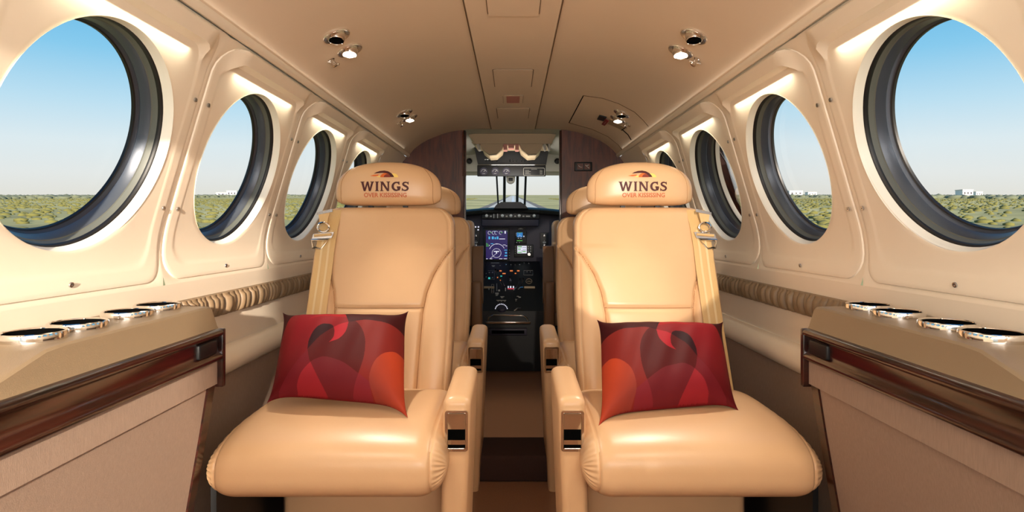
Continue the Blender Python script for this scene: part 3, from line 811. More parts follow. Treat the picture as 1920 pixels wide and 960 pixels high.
    ex([(-.143, -.006), (-.204, -.012), (-.208, -.026), (-.150, -.024)], gy-.010, gy-.004, 'buckle_plate', 'steel')
    MB().tube([(-.150*mx, gy-.012, EYE-.013), (-.200*mx, gy-.012, EYE-.017)], .004, 10).build('buckle_bar', M['belt'], sbo)
    tri = [(-.157, -.027), (-.207, -.030), (-.203, -.052), (-.180, -.055)]
    MB().tube([(a*mx, gy-.013, EYE+b_) for a, b_ in tri], .004, 8, True).build('latch_tongue', M['chrome'], sbo)
    return root
seatL = make_seat(1, 'tan leather seat in the near left place, winged emblem on its headrest', -.005+.003); seatL.location.x = -.382
seatR = make_seat(-1, 'tan leather seat in the near right place, winged emblem on its headrest', .001); seatR.location.x = .388
skip = ('lettering', 'lettering_small', 'wing_emblem', 'yellow_disc', 'orange_disc', 'brown_disc', 'orange_streak', 'yellow_streak')
for src, x, lab in ((seatL, -.388, 'plain tan leather seat directly ahead of the near left seat, before the partition'), (seatR, .392, 'plain tan leather seat directly ahead of the near right seat, before the partition')):
    c = copy_tree(src, None, skip); c.location = (x, YS+.74, -.012); c['label'] = lab

# ------------------------------------------------------------------ printed pillows
def cr(pts, n=8):
    out = []; N = len(pts); Q = [np.array(p, float) for p in pts]
    for i in range(N-1):
        p0, p1, p2, p3 = Q[max(0, i-1)], Q[i], Q[i+1], Q[min(N-1, i+2)]
        for k in range(n):
            t = k/n; out.append(tuple(.5*((2*p1)+(-p0+p2)*t+(2*p0-5*p1+4*p2-p3)*t*t+(-p0+3*p1-3*p2+p3)*t**3)))
    return out+[tuple(Q[-1])]
def inside(X, Y, poly):
    r = np.zeros(X.shape, bool); n = len(poly)
    for i in range(n):
        (x0, y0), (x1, y1) = poly[i], poly[(i+1) % n]
        if y0 == y1: continue
        c = ((y0 > Y) != (y1 > Y)) & (X < (x1-x0)*(Y-y0)/(y1-y0)+x0); r ^= c
    return r
HOOK_R = cr([(655, 125), (690, 170), (708, 230), (710, 290), (690, 370), (640, 430), (568, 458)])
HOOK_L = cr([(568, 458), (600, 420), (607, 370), (590, 315), (545, 300), (500, 312), (450, 360), (410, 440), (401, 505)])
HUMP = cr([(300, 750), (350, 670), (425, 600), (480, 575), (540, 568), (640, 590), (720, 640), (790, 690), (870, 750)])
SWEEP = cr([(100, 800), (150, 750), (270, 630), (400, 505), (500, 400), (600, 335), (700, 290), (800, 265), (900, 262), (1020, 272), (1260, 330)])
P_A = cr([(310, 125), (240, 190), (190, 270), (150, 350), (80, 560), (-50, 900)])[::-1]+[(330, 40), (600, 40)]+HOOK_R+HOOK_L+[(150, 750), (100, 900)]
P_B = SWEEP+[(1300, 1200), (0, 1200)]
P_T = HOOK_L[::-1][:-1]+HOOK_R[::-1][:44]+cr([(712, 288), (760, 272), (810, 340), (838, 420), (840, 500), (825, 590), (790, 690)])+cr([(790, 690), (720, 640), (640, 590), (540, 568), (480, 575), (425, 600), (401, 505)])
P_H = HUMP+[(900, 1200), (200, 1200)]
P_D = cr([(1300, 500), (1120, 488), (1060, 492), (980, 530), (920, 590), (880, 680), (870, 750), (885, 830), (930, 1000)])+[(1300, 1000)]
def print_colours(U, V):
    X = (172+(1145-172)*U)*(1-V)+(50+(1138-50)*U)*V; Y = (85+(68-85)*U)*(1-V)+(770+(885-770)*U)*V
    out = np.tile(np.array(lin((66, 12, 16))), U.shape+(1,))
    def put(m_, c): out[m_] = np.array(lin(c))
    a, b, t, h, d = (inside(X, Y, p) for p in (P_A, P_B, P_T, P_H, P_D))
    put(b, (136, 40, 34)); 
    g = np.clip((Y-100)/650, 0, 1)[..., None]
    colA = np.array(lin((150, 24, 30)))*(1-g)+np.array(lin((98, 20, 24)))*g
    out[a] = colA[a]
    streak = a & inside(X, Y, cr([(400, 240), (560, 160), (660, 110), (760, 200), (700, 232), (600, 214), (500, 214), (400, 240)]))
    put(streak, (164, 26, 32))
    put(b & (X < 500) & ~a, (118, 28, 36)); put(a & b & (X > 560), (182, 32, 44))
    put(t & ~b, (48, 12, 16)); put(t & b, (90, 22, 20))
    put(h, (114, 32, 38)); put(h & (X < 425+(Y-600)*.455), (158, 38, 46)); put(h & (X > 790-(Y-690)*.45), (134, 38, 46))
    k = np.clip(((X-870)/260-(Y-490)/420+.6)/1.2, 0, 1)[..., None]
    colD = np.array(lin((146, 58, 46)))*(1-k)+np.array(lin((198, 72, 40)))*k
    out[d] = colD[d]
    out[..., :3] *= .85
    return out
def make_pillow(corners, mirror, label, thick=.055):
    TL, TR, BL, BR = corners; NU, NV = 380, 270
    cen = (TL+TR+BL+BR)/4
    nrm = ((TR-TL).cross(BL-TL)).normalized()
    if nrm.y > 0: nrm = -nrm
    vs = []; cols = []; fs = []
    UU, VV = np.meshgrid(np.linspace(0, 1, NU+1), np.linspace(0, 1, NV+1)); PC = print_colours(1-UU if mirror else UU, VV)
    for side_ in (0, 1):
        for j in range(NV+1):
            for i in range(NU+1):
                u = i/NU; v = j/NV
                a = 2*u-1; b = 2*v-1
                pu = u - .03*a*(1-abs(b)**5)*abs(a)**2; pv = v - .10*b*(1-abs(a)**5)*abs(b)**2
                p = (TL*(1-pu)+TR*pu)*(1-pv)+(BL*(1-pu)+BR*pu)*pv
                t = thick*((1-a**4)**.7)*((1-b**4)**.7)
                t += .0015*math.sin(34*u+9*v)*(1-a*a)*(1-b*b)
                vs.append(p+nrm*(t if side_ == 0 else -t*.6)); cols.append(tuple(PC[j, i]) if side_ == 0 else lin((120, 18, 26)))
    N = (NU+1)*(NV+1)
    for side_ in (0, 1):
        for j in range(NV):
            for i in range(NU):
                a = side_*N+j*(NU+1)+i; q = (a, a+1, a+NU+2, a+NU+1); fs.append(q if side_ else q[::-1])
    me = bpy.data.meshes.new('throw_pillow'); me.from_pydata([tuple(v-cen) for v in vs], [], fs)
    at = me.color_attributes.new('print', 'FLOAT_COLOR', 'POINT'); at.data.foreach_set('color', np.array(cols, dtype=np.float32).ravel())
    bm = bmesh.new(); bm.from_mesh(me); bmesh.ops.remove_doubles(bm, verts=bm.verts, dist=1e-5); bmesh.ops.recalc_face_normals(bm, faces=bm.faces)
    for f in bm.faces: f.smooth = True
    bm.to_mesh(me); bm.free()
    o = bpy.data.objects.new('throw_pillow', me); C.objects.link(o); o.location = cen; me.materials.append(M['print'])
    tag(o, label, 'pillow', 'printed throw pillows')
M['print'] = vcol_mat('printed_satin', .6, .0, .1)
make_pillow([P(530, 586, 1.56), P(766, 583, 1.56), P(500, 756, 1.33), P(765, 784, 1.28)], False, 'dark red pillow with swirling print, orange disc at its lower right, on the left seat')
make_pillow([P(1119, 599, 1.56), P(1356, 603, 1.56), P(1122, 799, 1.26), P(1385, 770, 1.33)], True, 'dark red pillow with swirling print, orange disc at its lower left, on the right seat')

# ------------------------------------------------------------------ cockpit
YP = 4.4
def pbox(a, b, Y, d, bev=.0, y_off=0):
    """box between two points of the plane at Y, reaching d towards the viewer"""
    p, q = P(a[0], a[1], Y), P(b[0], b[1], Y)
    return MB().box((min(p.x, q.x), Y-d, min(p.z, q.z)), (max(p.x, q.x), Y+y_off, max(p.z, q.z)), bev)
# cockpit shell: side walls, roof, nose
ck = MB()
ck.box((-.66, YF+.03, .0), (-.64, 4.9, EYE+.02)).box((.64, YF+.03, .0), (.66, 4.9, EYE+.02))
ck.box((-.66, 4.52, .0), (.66, 4.55, EYE+.12))
tag(ck.build('wall_cockpit', M['ltgrey']), kind='structure')
rf = MB()
zt = EYE+.57
rf.grid([[(x, y, z-.25*max(0, abs(x)-.30)) for x in np.linspace(-.66, .66, 14)] for y, z in ((YF+.03, zt), (3.9, zt-.02), (4.35, EYE+.50), (4.62, EYE+.452))])
rf.grid([[(x, y, z+.01) for x in np.linspace(-.66, .66, 4)] for y, z in ((YF+.03, zt), (3.9, zt), (4.62, EYE+.49))])
rf.box((-.66, 4.60, EYE+.43), (.66, 4.64, EYE+.47))
tag(rf.build('ceiling_cockpit', M['ltgrey']), kind='structure')
# windscreen with posts
ws = bpy.data.objects.new('window_15', None); C.objects.link(ws); ws.location = (0, 4.62, EYE+.3); ws['kind'] = 'structure'
for x0, x1, t in ((931, 934.5, 3.2), (946, 945.5, 5.2), (970.5, 969.5, 5.2), (986, 983.5, 4.2)):
    a = P(x0, 326, 4.62); b = P(x1, 392, 4.50); r = t/2/F*4.6
    sub(ws, MB().tube([a, a.lerp(b, .5), b], r, 8), 'windscreen_post', M['black'])
g = MB(); g.add([(-.64, 4.66, EYE+.44), (.64, 4.66, EYE+.44), (.64, 4.70, EYE+.10), (-.64, 4.70, EYE+.10)], [(0, 1, 2, 3)], False)
sub(ws, g, 'windscreen_glass', M['glass'])

# instrument panel
ip = thing('instrument_panel', 'dark cockpit instrument panel with a tall lit navigation display', 'instrument panel', None, (0, YP, 0))
def ipp(mb, name, m, parent=None, **k): return sub(ip, mb, name, M[m], parent, **k)
ipp(MB().box((-.62, YP, EYE-.36), (.62, YP+.03, EYE+.13), .004), 'panel_board', 'panel')
gs = MB(); prof = [(YP-.10, .118), (YP-.11, .128), (YP-.09, .150), (YP+.02, .172), (YP+.12, .176), (YP+.12, .12)]
gs.grid([[(x, y, EYE+z-.06*(abs(x)/.62)**2) for y, z in prof] for x in np.linspace(-.62, .62, 20)])
gl = ipp(gs, 'glareshield', 'black', sharp=50)
hp = [(926, 391), (931, 384), (940, 379), (976, 379), (984, 384), (990, 391)]
hm = MB(); hm.prism(hp, lambda a, b, t: P(a, b, 4.34)+Vector((0, t, 0)), -.03, .16)
hump = ipp(hm, 'glareshield_hump', 'black', gl)
for k in range(4): ipp(pbox((937, 382+2*k), (980, 382.7+2*k), 4.31, .001), 'louvre', 'panel', gl)
# strip of switches under the glareshield
sw = ipp(pbox((905, 411), (1010, 396), YP, .10, .003), 'switch_strip', 'black')
ipp(pbox((905, 424), (1009, 411.5), YP, .085, .003), 'lower_housing', 'panel')
YK = YP-.10
for x in (912.5, 942, 958, 973.5, 1001.5):
    c = P(x, 404.5, YK); m = Matrix.Translation(c) @ Matrix.Rotation(PI/2, 4, 'X')
    kb = ipp(MB().lathe([(.011, 0), (.011, .004), (.007, .006), (.0065, .02), (.004, .022), (.0001, .022)], 20, m), 'selector_knob', 'white')
    ipp(pbox((x-1.4, 399.5), (x+1.4, 397.5), YK, .002), 'knob_mark', 'white', kb)
for x in (920.5, 950, 966, 981.5, 990):
    for y in (399, 405.5):
        ipp(pbox((x-1.8 if x < 990 else x-4, y+1.2), (x+1.8 if x < 990 else x+4, y-1.2), YK, .003), 'push_button', 'ltgrey')
for x in (926, 933): ipp(pbox((x-.5, 409), (x+.5, 398), YK, .002), 'scale_line', 'white')
# main display
scr = ipp(pbox((906, 490), (955, 427), YP, .02, .003), 'navigation_display', 'black')
YD = YP-.0205
def mark(px0, py0, px1, py1, m, parent, Y=YD, name='screen_symbol', d=.0006): return ipp(pbox((px0, py0), (px1, py1), Y, d), name, m, parent)
mark(911, 486, 951.5, 432, 'scr_navy', scr, name='lit_screen')
def grp(items, m, parent, name='screen_graphics', Y=YD-.0008):
    mb = MB()
    for a in items:
        if len(a) == 4:
            p, q = P(a[0], a[1], Y), P(a[2], a[3], Y); mb.box((min(p.x, q.x), Y-.0004, min(p.z, q.z)), (max(p.x, q.x), Y, max(p.z, q.z)))
        else: mb.tube([P(x, y, Y) for x, y in a[0]], a[1]/F*Y, 5)
    return ipp(mb, name, m, parent)
arcp = [(932+14.8*math.cos(t), 472-14.8*math.sin(t)) for t in np.linspace(.45, PI-.35, 24)]
cir = [(931+8.4*math.cos(t), 474.5-8.4*math.sin(t)) for t in np.linspace(0, 2*PI, 28)]
dials = []
for x in (918, 925.5, 930.5, 939): dials.append(([(x+3*math.cos(t), 436.5-3*math.sin(t)) for t in np.linspace(.5, 5, 12)], .3))
grp([(arcp, .42), (cir, .32), ([(931, 475), (918, 485.5)], .3), (926, 472.4, 936, 470.6), (930, 475.5, 932, 472), (911.5, 485.8, 914.5, 484.8), (919, 485.8, 923, 484.8), (936, 485.8, 942, 484.8), (944.5, 485.8, 950.5, 484.8), (936, 448.6, 947, 447.4), (943, 459.6, 948, 458.8), (948, 461.6, 951, 460.6), (929.8, 458, 933, 456.8), (917, 461, 918.2, 459.4), (946, 433, 948.4, 438)]+dials, 'scr_white', scr)
grp([(916, 448.5, 919, 443.5), (922, 448.5, 926, 443.5), (927.4, 448.5, 930, 444.8), (931.3, 448.5, 934.6, 443.5), (920, 457.6, 925, 456.4), (945.4, 469.6, 951, 468.4), (947, 475.5, 950.6, 472.6), (946, 480.6, 951, 478.4), (927, 434.5, 929, 433)], 'scr_cyan', scr)
grp([(911.3, 457, 914, 456), (911.3, 459, 916, 457.8), (911.3, 462, 916.5, 460.4), (919, 436.6, 922.5, 435.4), (939, 436.6, 942.5, 435.4), (950, 434, 951.3, 433)], 'scr_green', scr)
for y in (469, 474, 479, 484): 
    for x in (906.3, 955.2): mark(x-.6, y+.6, x+.6, y-.6, 'ltgrey', scr, YP-.02, 'bezel_button', .002)
# standby attitude display and radio head
sb_ = ipp(pbox((965.5, 457.5), (987.5, 433.5), YP, .02, .003), 'standby_display', 'black')
mark(969, 444.5, 980, 435.8, 'scr_blue', sb_); grp([(969, 452, 979.5, 450.6), (971, 436.6, 978, 435.9)], 'scr_green', sb_)
grp([(967.5, 437.8, 968.6, 437.2), (967.5, 441, 968.6, 440.4), (981.5, 444.5, 983, 442), (971, 447, 973, 446.3), (975.5, 447, 978, 446.3), (974, 439.5, 975, 438.8), ([(971, 443.5), (974.5, 441.5), (978, 443.5)], .25), (968.5, 455, 969.5, 454.4), (973.5, 455, 974.5, 454.4)], 'scr_white', sb_)
rd = ipp(pbox((964, 482), (1000, 458.5), YP, .022, .003), 'radio_unit', 'black')
mark(970, 475, 987.5, 461, 'scr_white', rd, YP-.0222)
grp([(971, 463.6, 978.5, 461.8), (971, 468, 976.5, 466.4), (980, 472.6, 986, 470.8), (970.6, 474, 978, 472.2)], 'scr_green', rd, Y=YP-.0232)
grp([(980, 464.2, 986.8, 463.6), (980, 468.6, 986.8, 468), (978.6, 474.4, 979.2, 469.8), (970.5, 469.6, 987, 469.2), (970.5, 465, 987, 464.6)], 'scr_navy', rd, Y=YP-.0232)
m = Matrix.Translation(P(992, 476.8, YP-.022)) @ Matrix.Rotation(PI/2, 4, 'X')
ipp(MB().lathe([(.013, 0), (.013, .01), (.011, .013), (.0001, .013)], 24, m), 'tuning_knob', 'steel', rd)
for y in (462.5, 466.5, 471): 
    for x in (990.5, 994.8): mark(x-.9, y+.8, x+.9, y-.8, 'white', rd, YP-.022, 'push_button', .003)
for y in (463, 467.2, 471.2, 475.2): mark(965.6, y+.4, 966.8, y-.4, 'ltgrey', rd, YP-.022, 'push_button', .002)
ib = ipp(pbox((970, 431), (985.5, 426.5), YP, .008), 'badge', 'black'); grp([(971.5, 430, 981, 429), (974, 428.6, 978.5, 427.8)], 'ltgrey', ib, Y=YP-.009)
# side switch groups
for x0, x1 in ((884.5, 899.5), (1012.5, 1028)):
    q = ipp(pbox((x0, 466), (x1, 436 if x0 > 900 else 425), YP, .01, .002), 'switch_group', 'black')
    xm = (x0+x1)/2+.5
    for yk in (442.5, 460.5):
        m = Matrix.Translation(P(xm, yk, YP-.01)) @ Matrix.Rotation(PI/2, 4, 'X'); ipp(MB().lathe([(.009, 0), (.007, .012), (.0001, .013)], 16, m), 'small_knob', 'steel', q)
    grp([(xm-3, 454.8, xm+3, 453.6), (xm-2, 458, xm+2, 457.2), (xm-1.4, 440, xm+1.4, 439.4), (xm-.8, 451.6, xm+.8, 451)], 'white', q, Y=YP-.011)
    if x0 < 900: grp([(890.5, 426.8, 893, 424.2), (895.8, 426.8, 898.4, 424.2), (895.2, 432, 898, 429.8)], 'scr_white', q, Y=YP-.011, name='annunciator')

# centre pedestal sloping towards the cabin
cp = thing('centre_pedestal', 'black control pedestal with power levers and lit legends below the panel', 'pedestal', None, (0, 3.9, 0))
def cpp(mb, name, m, parent=None, **k): return sub(cp, mb, name, M[m], parent, **k)
Y1p, Z1p = 4.38, -.235; Y2p, Z2p = 3.72, -.515
def ped(px, py, off=0):
    """point of the sloping pedestal face seen along a ray"""
    u = (px-VX)/F; v = (VY-py)/F
    k = (Z1p-Z2p)/(Y1p-Y2p); Y = (Z2p-k*Y2p)/(v-k)
    return Vector((u*Y, Y, EYE+v*Y))+Vector((0, -off*.39, off*.92))
body = MB(); body.prism([(Y1p, Z1p), (Y2p, Z2p), (Y2p, -.895), (Y1p, -.895)], lambda a, b, t: (t, a, EYE+b), P(905, 0, 3.9).x, P(1018, 0, 3.9).x)
cpp(body, 'pedestal_body', 'black')
def patch(items, m, name='legend', off=.001, r=.5):
    mb = MB()
    for a in items:
        if len(a) == 4:
            x0, y0, x1, y1 = a; q = [ped(x0, y0, off), ped(x1, y0, off), ped(x1, y1, off), ped(x0, y1, off)]; q2 = [p+Vector((0, -.0006, .0012)) for p in q]
            mb.add(q+q2, [(0, 1, 2, 3), (4, 5, 6, 7), (0, 1, 5, 4), (1, 2, 6, 5), (2, 3, 7, 6), (3, 0, 4, 7)], False)
        else: mb.tube([ped(x, y, off) for x, y in a[0]], a[1]/F*4, 5)
    return cpp(mb, name, m)
patch([(936.5, 509, 940.5, 507.4), (942, 514, 948, 512.4), (956, 509, 961.5, 507.2), (969.5, 509, 974, 507.2), (965, 513.6, 968, 512.2), (932, 521.5, 934, 519.6), (937, 526.5, 939, 525.2)], 'led_orange')
patch([(937.5, 518.8, 941.5, 517.4), (915.5, 523.5, 919, 520.5)], 'led_teal')
patch([(952, 542.2, 963.8, 541.2)], 'led_red')
patch([(952, 541.5, 954, 538), (956.2, 541.5, 958.8, 538), (961.5, 541.5, 963.8, 538)], 'scr_white', 'lit_button', .006)
patch([(920.5, 493.8, 936, 493), (922, 499, 928, 498), (923, 500.6, 927, 499.8), (936.5, 498.6, 939, 498), (928.5, 551, 935, 549.4), (929, 553, 934.5, 552.2), (929.5, 555, 933, 554.2), (938, 557, 945.5, 556.2), (939.5, 559, 943.5, 558.2), (931, 563.8, 949, 563.2), (933, 565.6, 935, 565), (939.5, 565.6, 941, 565), (945.5, 565.6, 947.5, 565), (969, 556.5, 973, 555.6), (972, 558.4, 976.5, 556.8), (966, 562, 969.5, 561.4), (966.5, 564.6, 968.5, 564), (934, 546.5, 937.5, 543.5), (947, 546, 948.5, 540), (931, 546, 932, 532), (916, 543.6, 917.6, 540.6), (911, 514, 912, 512.4), (911, 521, 912, 518.4)], 'ltgrey')
patch([([(921.5, 533.5), (925.8, 533.5), (925.8, 549.5), (921.5, 549.5), (921.5, 533.5)], .3), ([(921.5, 538), (925.8, 538)], .3), ([(921.5, 542), (925.8, 542)], .3), ([(921.5, 546), (925.8, 546)], .3), ([(915, 508), (927, 508), (927, 524), (915, 524)], .22), ([(982, 507.5), (999, 507.5), (999, 516), (982, 516), (982, 507.5)], .25)], 'ltgrey', 'panel_outline')
arc2 = []
for t in np.linspace(.25, PI-.25, 11): arc2.append((940+11.4*math.cos(t)-.8, 581.5-11*math.sin(t)+.8, 940+11.4*math.cos(t)+.8, 581.5-11*math.sin(t)-.8))
patch(arc2, 'scr_white', 'trim_dial_mark')
def knob(px, py, r, h, m, name):
    c = ped(px, py); mt = Matrix.Translation(c) @ Vector((0, -.39, .92)).to_track_quat('Z', 'Y').to_matrix().to_4x4()
    return cpp(MB().lathe([(r, 0), (r, h*.7), (r*.8, h), (.0001, h)], 24, mt), name, m)
knob(941, 582, .026, .02, 'panel', 'trim_knob')
for x, y in ((917.5, 512.5), (923.5, 512.5), (923.5, 522), (988, 511), (994, 511), (949, 497.5), (958, 497.5), (966, 497.5), (974.5, 497.5), (983, 494), (991.5, 495)): knob(x, y, .006, .008, 'steel', 'small_knob')
oval = [(991.8+5.6*math.cos(t), 527.5-4.6*math.sin(t)) for t in np.linspace(0, 2*PI, 24)]
patch([(oval, .5), ([(988, 528.5), (995.5, 528.5)], .35), ([(988.5, 526.4), (995, 526.4)], .25)], 'beige', 'oval_badge')
# levers
for (x0, y0, x1, y1, r, m) in ((941, 536, 929, 507, .003, 'steel'), (946, 536, 933, 509, .003, 'steel'), (956, 534, 955.5, 521, .0035, 'steel'), (960, 534, 957, 521, .0035, 'steel'), (969, 540, 975, 525, .003, 'steel'), (976, 537, 981, 524, .003, 'steel')):
    a = ped(x0, y0); b = ped(x1, y1, .02); b = P(x1, y1, a.y-.03)
    lv = cpp(MB().tube([a, b], r, 8), 'lever', m); cpp(MB().tube([b, b+Vector((0, -.004, .014))], r*1.8, 8), 'lever_grip', 'black', lv)
for x0, x1, y in ((971, 980, 545.5), (963, 968.5, 546.8), (964, 976, 585)):
    cpp(MB().tube([ped(x0, y, .008), ped((x0+x1)/2, y-2, .018), ped(x1, y-3.5, .012)], .005, 8), 'latch_lever', 'steel')
# chrome tray rails at the foot
ra = 3.70
pts = [P(914, 603, ra), P(917, 595, ra-.01), P(925, 590.8, ra-.02), P(980, 590.8, ra-.02), P(987, 595, ra-.01), P(991, 603, ra)]
cpp(MB().tube(smooth3 := pts, .0042, 10), 'grab_rail', 'chrome')
cpp(MB().box((P(911, 0, ra).x, ra-.03, P(0, 606, ra).z), (P(995, 0, ra).x, ra, P(0, 602, ra).z), .003), 'foot_bar', 'chrome')
cpp(MB().box((P(917, 0, ra).x, ra-.012, P(0, 628, ra).z), (P(988, 0, ra).x, ra+.03, P(0, 615.5, ra).z), .003), 'drawer_front', 'panel')
cpp(MB().box((P(922, 0, ra).x, ra-.014, P(0, 625, ra).z), (P(983, 0, ra).x, ra-.01, P(0, 619, ra).z), .001), 'drawer_slot', 'hole')
for s, x in ((-1, 907), (1, 983)):
    a = P(x, 539, 4.0); cpp(MB().tube([a, a+Vector((.072, 0, .0))], .0085, 10), 'cross_tube', 'beige')

# overhead panel and valance
oh = thing('overhead_panel', 'black overhead panel with three round gauges and a placard above the windscreen', 'overhead panel', None, (0, 3.9, EYE+.45))
def ohp(mb, name, m, parent=None, **k): return sub(oh, mb, name, M[m], parent, **k)
Yo = 3.9
up_ = MB(); a, b_, c, d = P(889, 278, Yo), P(1030, 278, Yo), P(1024, 309, Yo), P(896, 309, Yo)
up_.prism([(889, 276), (1030, 276), (1024, 308.5), (896, 308.5)], lambda p, q, t: P(p, q, Yo)+Vector((0, t, 0)), 0, .06)
ohp(up_, 'upper_board', 'black')
gp = ohp(pbox((895, 331), (1023, 310.5), Yo-.02, .02, .005), 'gauge_board', 'black')
ohp(MB().tube([P(895, 309.3, Yo-.045), P(1023, 309.3, Yo-.045)], .0022, 6), 'chrome_strip', 'chrome')
for x in (907, 928.5, 949.5):
    m = Matrix.Translation(P(x, 321.5, Yo-.042)) @ Matrix.Rotation(PI/2, 4, 'X')
    g_ = ohp(MB().lathe([(.026, 0), (.026, .004), (.023, .004), (.022, .001), (.0001, .001)], 32, m), 'gauge', 'panel')
    q = MB()
    for t in np.linspace(.3, PI-.3, 7):
        q.box((P(x, 0, Yo-.046).x+.017*math.cos(t)-.0014, Yo-.0466, P(0, 322.5, Yo-.046).z+.017*math.sin(t)-.0014), (P(x, 0, Yo-.046).x+.017*math.cos(t)+.0014, Yo-.046, P(0, 322.5, Yo-.046).z+.017*math.sin(t)+.0014))
    q.tube([P(x, 322, Yo-.046), P(x+3.2, 318.5, Yo-.046)], .0009, 5); q.tube([P(x-2.5, 325.5, Yo-.046), P(x+2.5, 325.5, Yo-.046)], .0008, 5)
    ohp(q, 'gauge_marks', 'white', g_)
pl = MB(); rr_ = rrect(981.5, 1021, 315, 329, 2)
pl.tube([P(x, y, Yo-.042) for x, y in rr_], .0012, 6, True); 
for k in range(4): pl.tube([P(985, 319.6+2.2*k, Yo-.042), P(992+3*(k % 2), 319.6+2.2*k, Yo-.042)], .0009, 5); pl.tube([P(1012, 319.6+2.2*k, Yo-.042), P(1017, 319.6+2.2*k, Yo-.042)], .0009, 5)
pl.tube([P(996, 317.3, Yo-.042), P(1007, 317.3, Yo-.042)], .0009, 5)
ohp(pl, 'placard', 'ltgrey')
sw_ = MB()
for x in (912, 918, 924, 932, 956, 962, 968, 978, 984, 992): sw_.tube([P(x, 303, Yo-.001), P(x, 299, Yo-.012)], .003, 6)
ohp(sw_, 'toggle_switch', 'steel')['kind'] = 'stuff'
ohp(pbox((909, 300), (916, 298.5), Yo, .002), 'switch_legend', 'white')
# magnetic compass hanging under the overhead panel
cm = thing('magnetic_compass', 'small white standby compass hanging between the windscreen posts', 'compass', None, tuple(P(957.5, 337, 4.2)))
m = Matrix.Translation(P(957.5, 337, 4.2)) @ Matrix.Rotation(PI/2, 4, 'X')
sub(cm, MB().lathe([(.0001, -.03), (.026, -.02), (.031, 0), (.028, .012), (.022, .016), (.0001, .018)], 28, m), 'compass_body', M['ltgrey'])
sub(cm, MB().box(tuple(P(953.5, 339.5, 4.182)+Vector((0, -.003, 0))), tuple(P(961.5, 333.5, 4.182)+Vector((0, .002, 0))), .002), 'compass_window', M['black'])
sub(cm, MB().box(tuple(P(949, 334, 4.21)), tuple(P(966, 330, 4.24)), .003), 'compass_mount', M['ltgrey'])
# beige valance with two scalloped lobes
va = thing('beige_valance', 'beige header moulding with two drooping lobes above the cockpit doorway', 'moulding', None, (0, 3.5, EYE+.5))
def vp(mb, name, m, parent=None, **k): return sub(va, mb, name, M[m], parent, **k)
Yv = 3.45
vp(MB().prism([(878, 252), (920, 247.5), (962, 246), (1005, 248), (1043, 252), (1034, 268), (890, 268)], lambda p, q, t: P(p, q, Yv)+Vector((0, t, 0)), 0, .35), 'header', 'beige')
vp(MB().prism([(884, 266.5), (1036, 266.5), (1034, 269.5), (888, 269.5)], lambda p, q, t: P(p, q, Yv-.01)+Vector((0, t, 0)), 0, .05), 'header_lip', 'beige')
for x0, x1 in ((900, 944), (974, 1018)):
    vp(MB().prism([(x0, 268), (x1, 268), (x1-3, 279), (x1-14 if x0 < 950 else x1-12, 288.5), (x0+17, 289.5), (x0+4, 279)], lambda p, q, t: P(p, q, Yv)+Vector((0, t, 0)), 0, .30), 'lobe', 'beige')
for x0, x1 in ((893, 898), (1019, 1023), (1027, 1031)): vp(MB().prism([(x0, 268), (x1, 268), (x1+2, 279), (x0+3, 280)], lambda p, q, t: P(p, q, Yv)+Vector((0, t, 0)), 0, .1), 'clip', 'ltgrey')
for x0, x1, y1 in ((944, 951, 280), (953, 964, 276.5), (966, 973, 280)): vp(MB().prism([(x0, 268), (x1, 268), (x1, y1), (x0, y1)], lambda p, q, t: P(p, q, Yv+.01)+Vector((0, t, 0)), 0, .1), 'rosy_clip', 'pink')
# eyeball vents on the cockpit cheeks
for x, lab in ((880, 'left'), (1045, 'right')):
    root = thing('cockpit_air_vent', 'small dark eyeball vent on the pale %s cheek of the cockpit' % lab, 'vent', 'cockpit air vents', tuple(P(x, 302, 4.1)))
    m = Matrix.Translation(P(x, 302, 4.1)) @ Matrix.Rotation(PI/2, 4, 'X')
    sub(root, MB().lathe([(.03, -.004), (.03, .004), (.024, .008), (.02, .004)], 28, m), 'vent_ring', M['ltgrey'])
    sub(root, MB().lathe([(.021, .0), (.017, .012), (.009, .016), (.008, .010), (.0001, .010)], 24, m), 'vent_ball', M['gasket'])
# cheeks: pale boards either side of the overhead panel
for s, (xa, xb) in ((-1, (866, 897)), (1, (1022, 1062))):
    mb = MB(); p, q = P(xa, 322, 4.12), P(xb, 250, 4.12); mb.box((min(p.x, q.x), 4.10, p.z), (max(p.x, q.x), 4.16, q.z), .004)
    tag(mb.build('trim_3' if s < 0 else 'trim_4', M['ltgrey']), kind='structure')

# crew seats
def crew_seat(s, lab):
    Yc = 3.62
    root = thing('crew_seat', lab, 'seat', 'crew seats', (s*.40, Yc, 0))
    xi = .185
    def bx(x0, x1, y0, y1, z0, z1, b): return MB().box((min(s*x0, s*x1), y0, EYE+z0), (max(s*x0, s*x1), y1, EYE+z1), b)
    sub(root, bx(.24, .60, Yc-.02, Yc+.09, -.52, .06, .035), 'backrest', M['leather'])
    sub(root, bx(.22, .60, Yc+.05, Yc+.52, -.62, -.48, .04), 'seat_cushion', M['leather'])
    sub(root, bx(.26, .58, Yc+.05, Yc+.48, -.895, -.60, .01), 'seat_base', M['black'])
    # folded-up armrest slab
    ar = MB(); pl = [(Yc+.02, -.098), (Yc-.04, -.10), (Yc-.07, -.20), (Yc-.06, -.42), (Yc-.03, -.45), (Yc+.03, -.42)]
    ar.prism(pl, lambda a, b, t: (s*t, a, EYE+b), .182, .245)
    sub(root, ar, 'folded_armrest', M['darkleather'])
    sub(root, bx(.188, .252, Yc-.09, Yc+.03, -.70, -.31, .014), 'side_pad', M['darkleather'])
    return root
crew_seat(-1, 'tan crew seat left of the pedestal, mostly hidden by the partition')
crew_seat(1, 'tan crew seat right of the pedestal, mostly hidden by the partition')

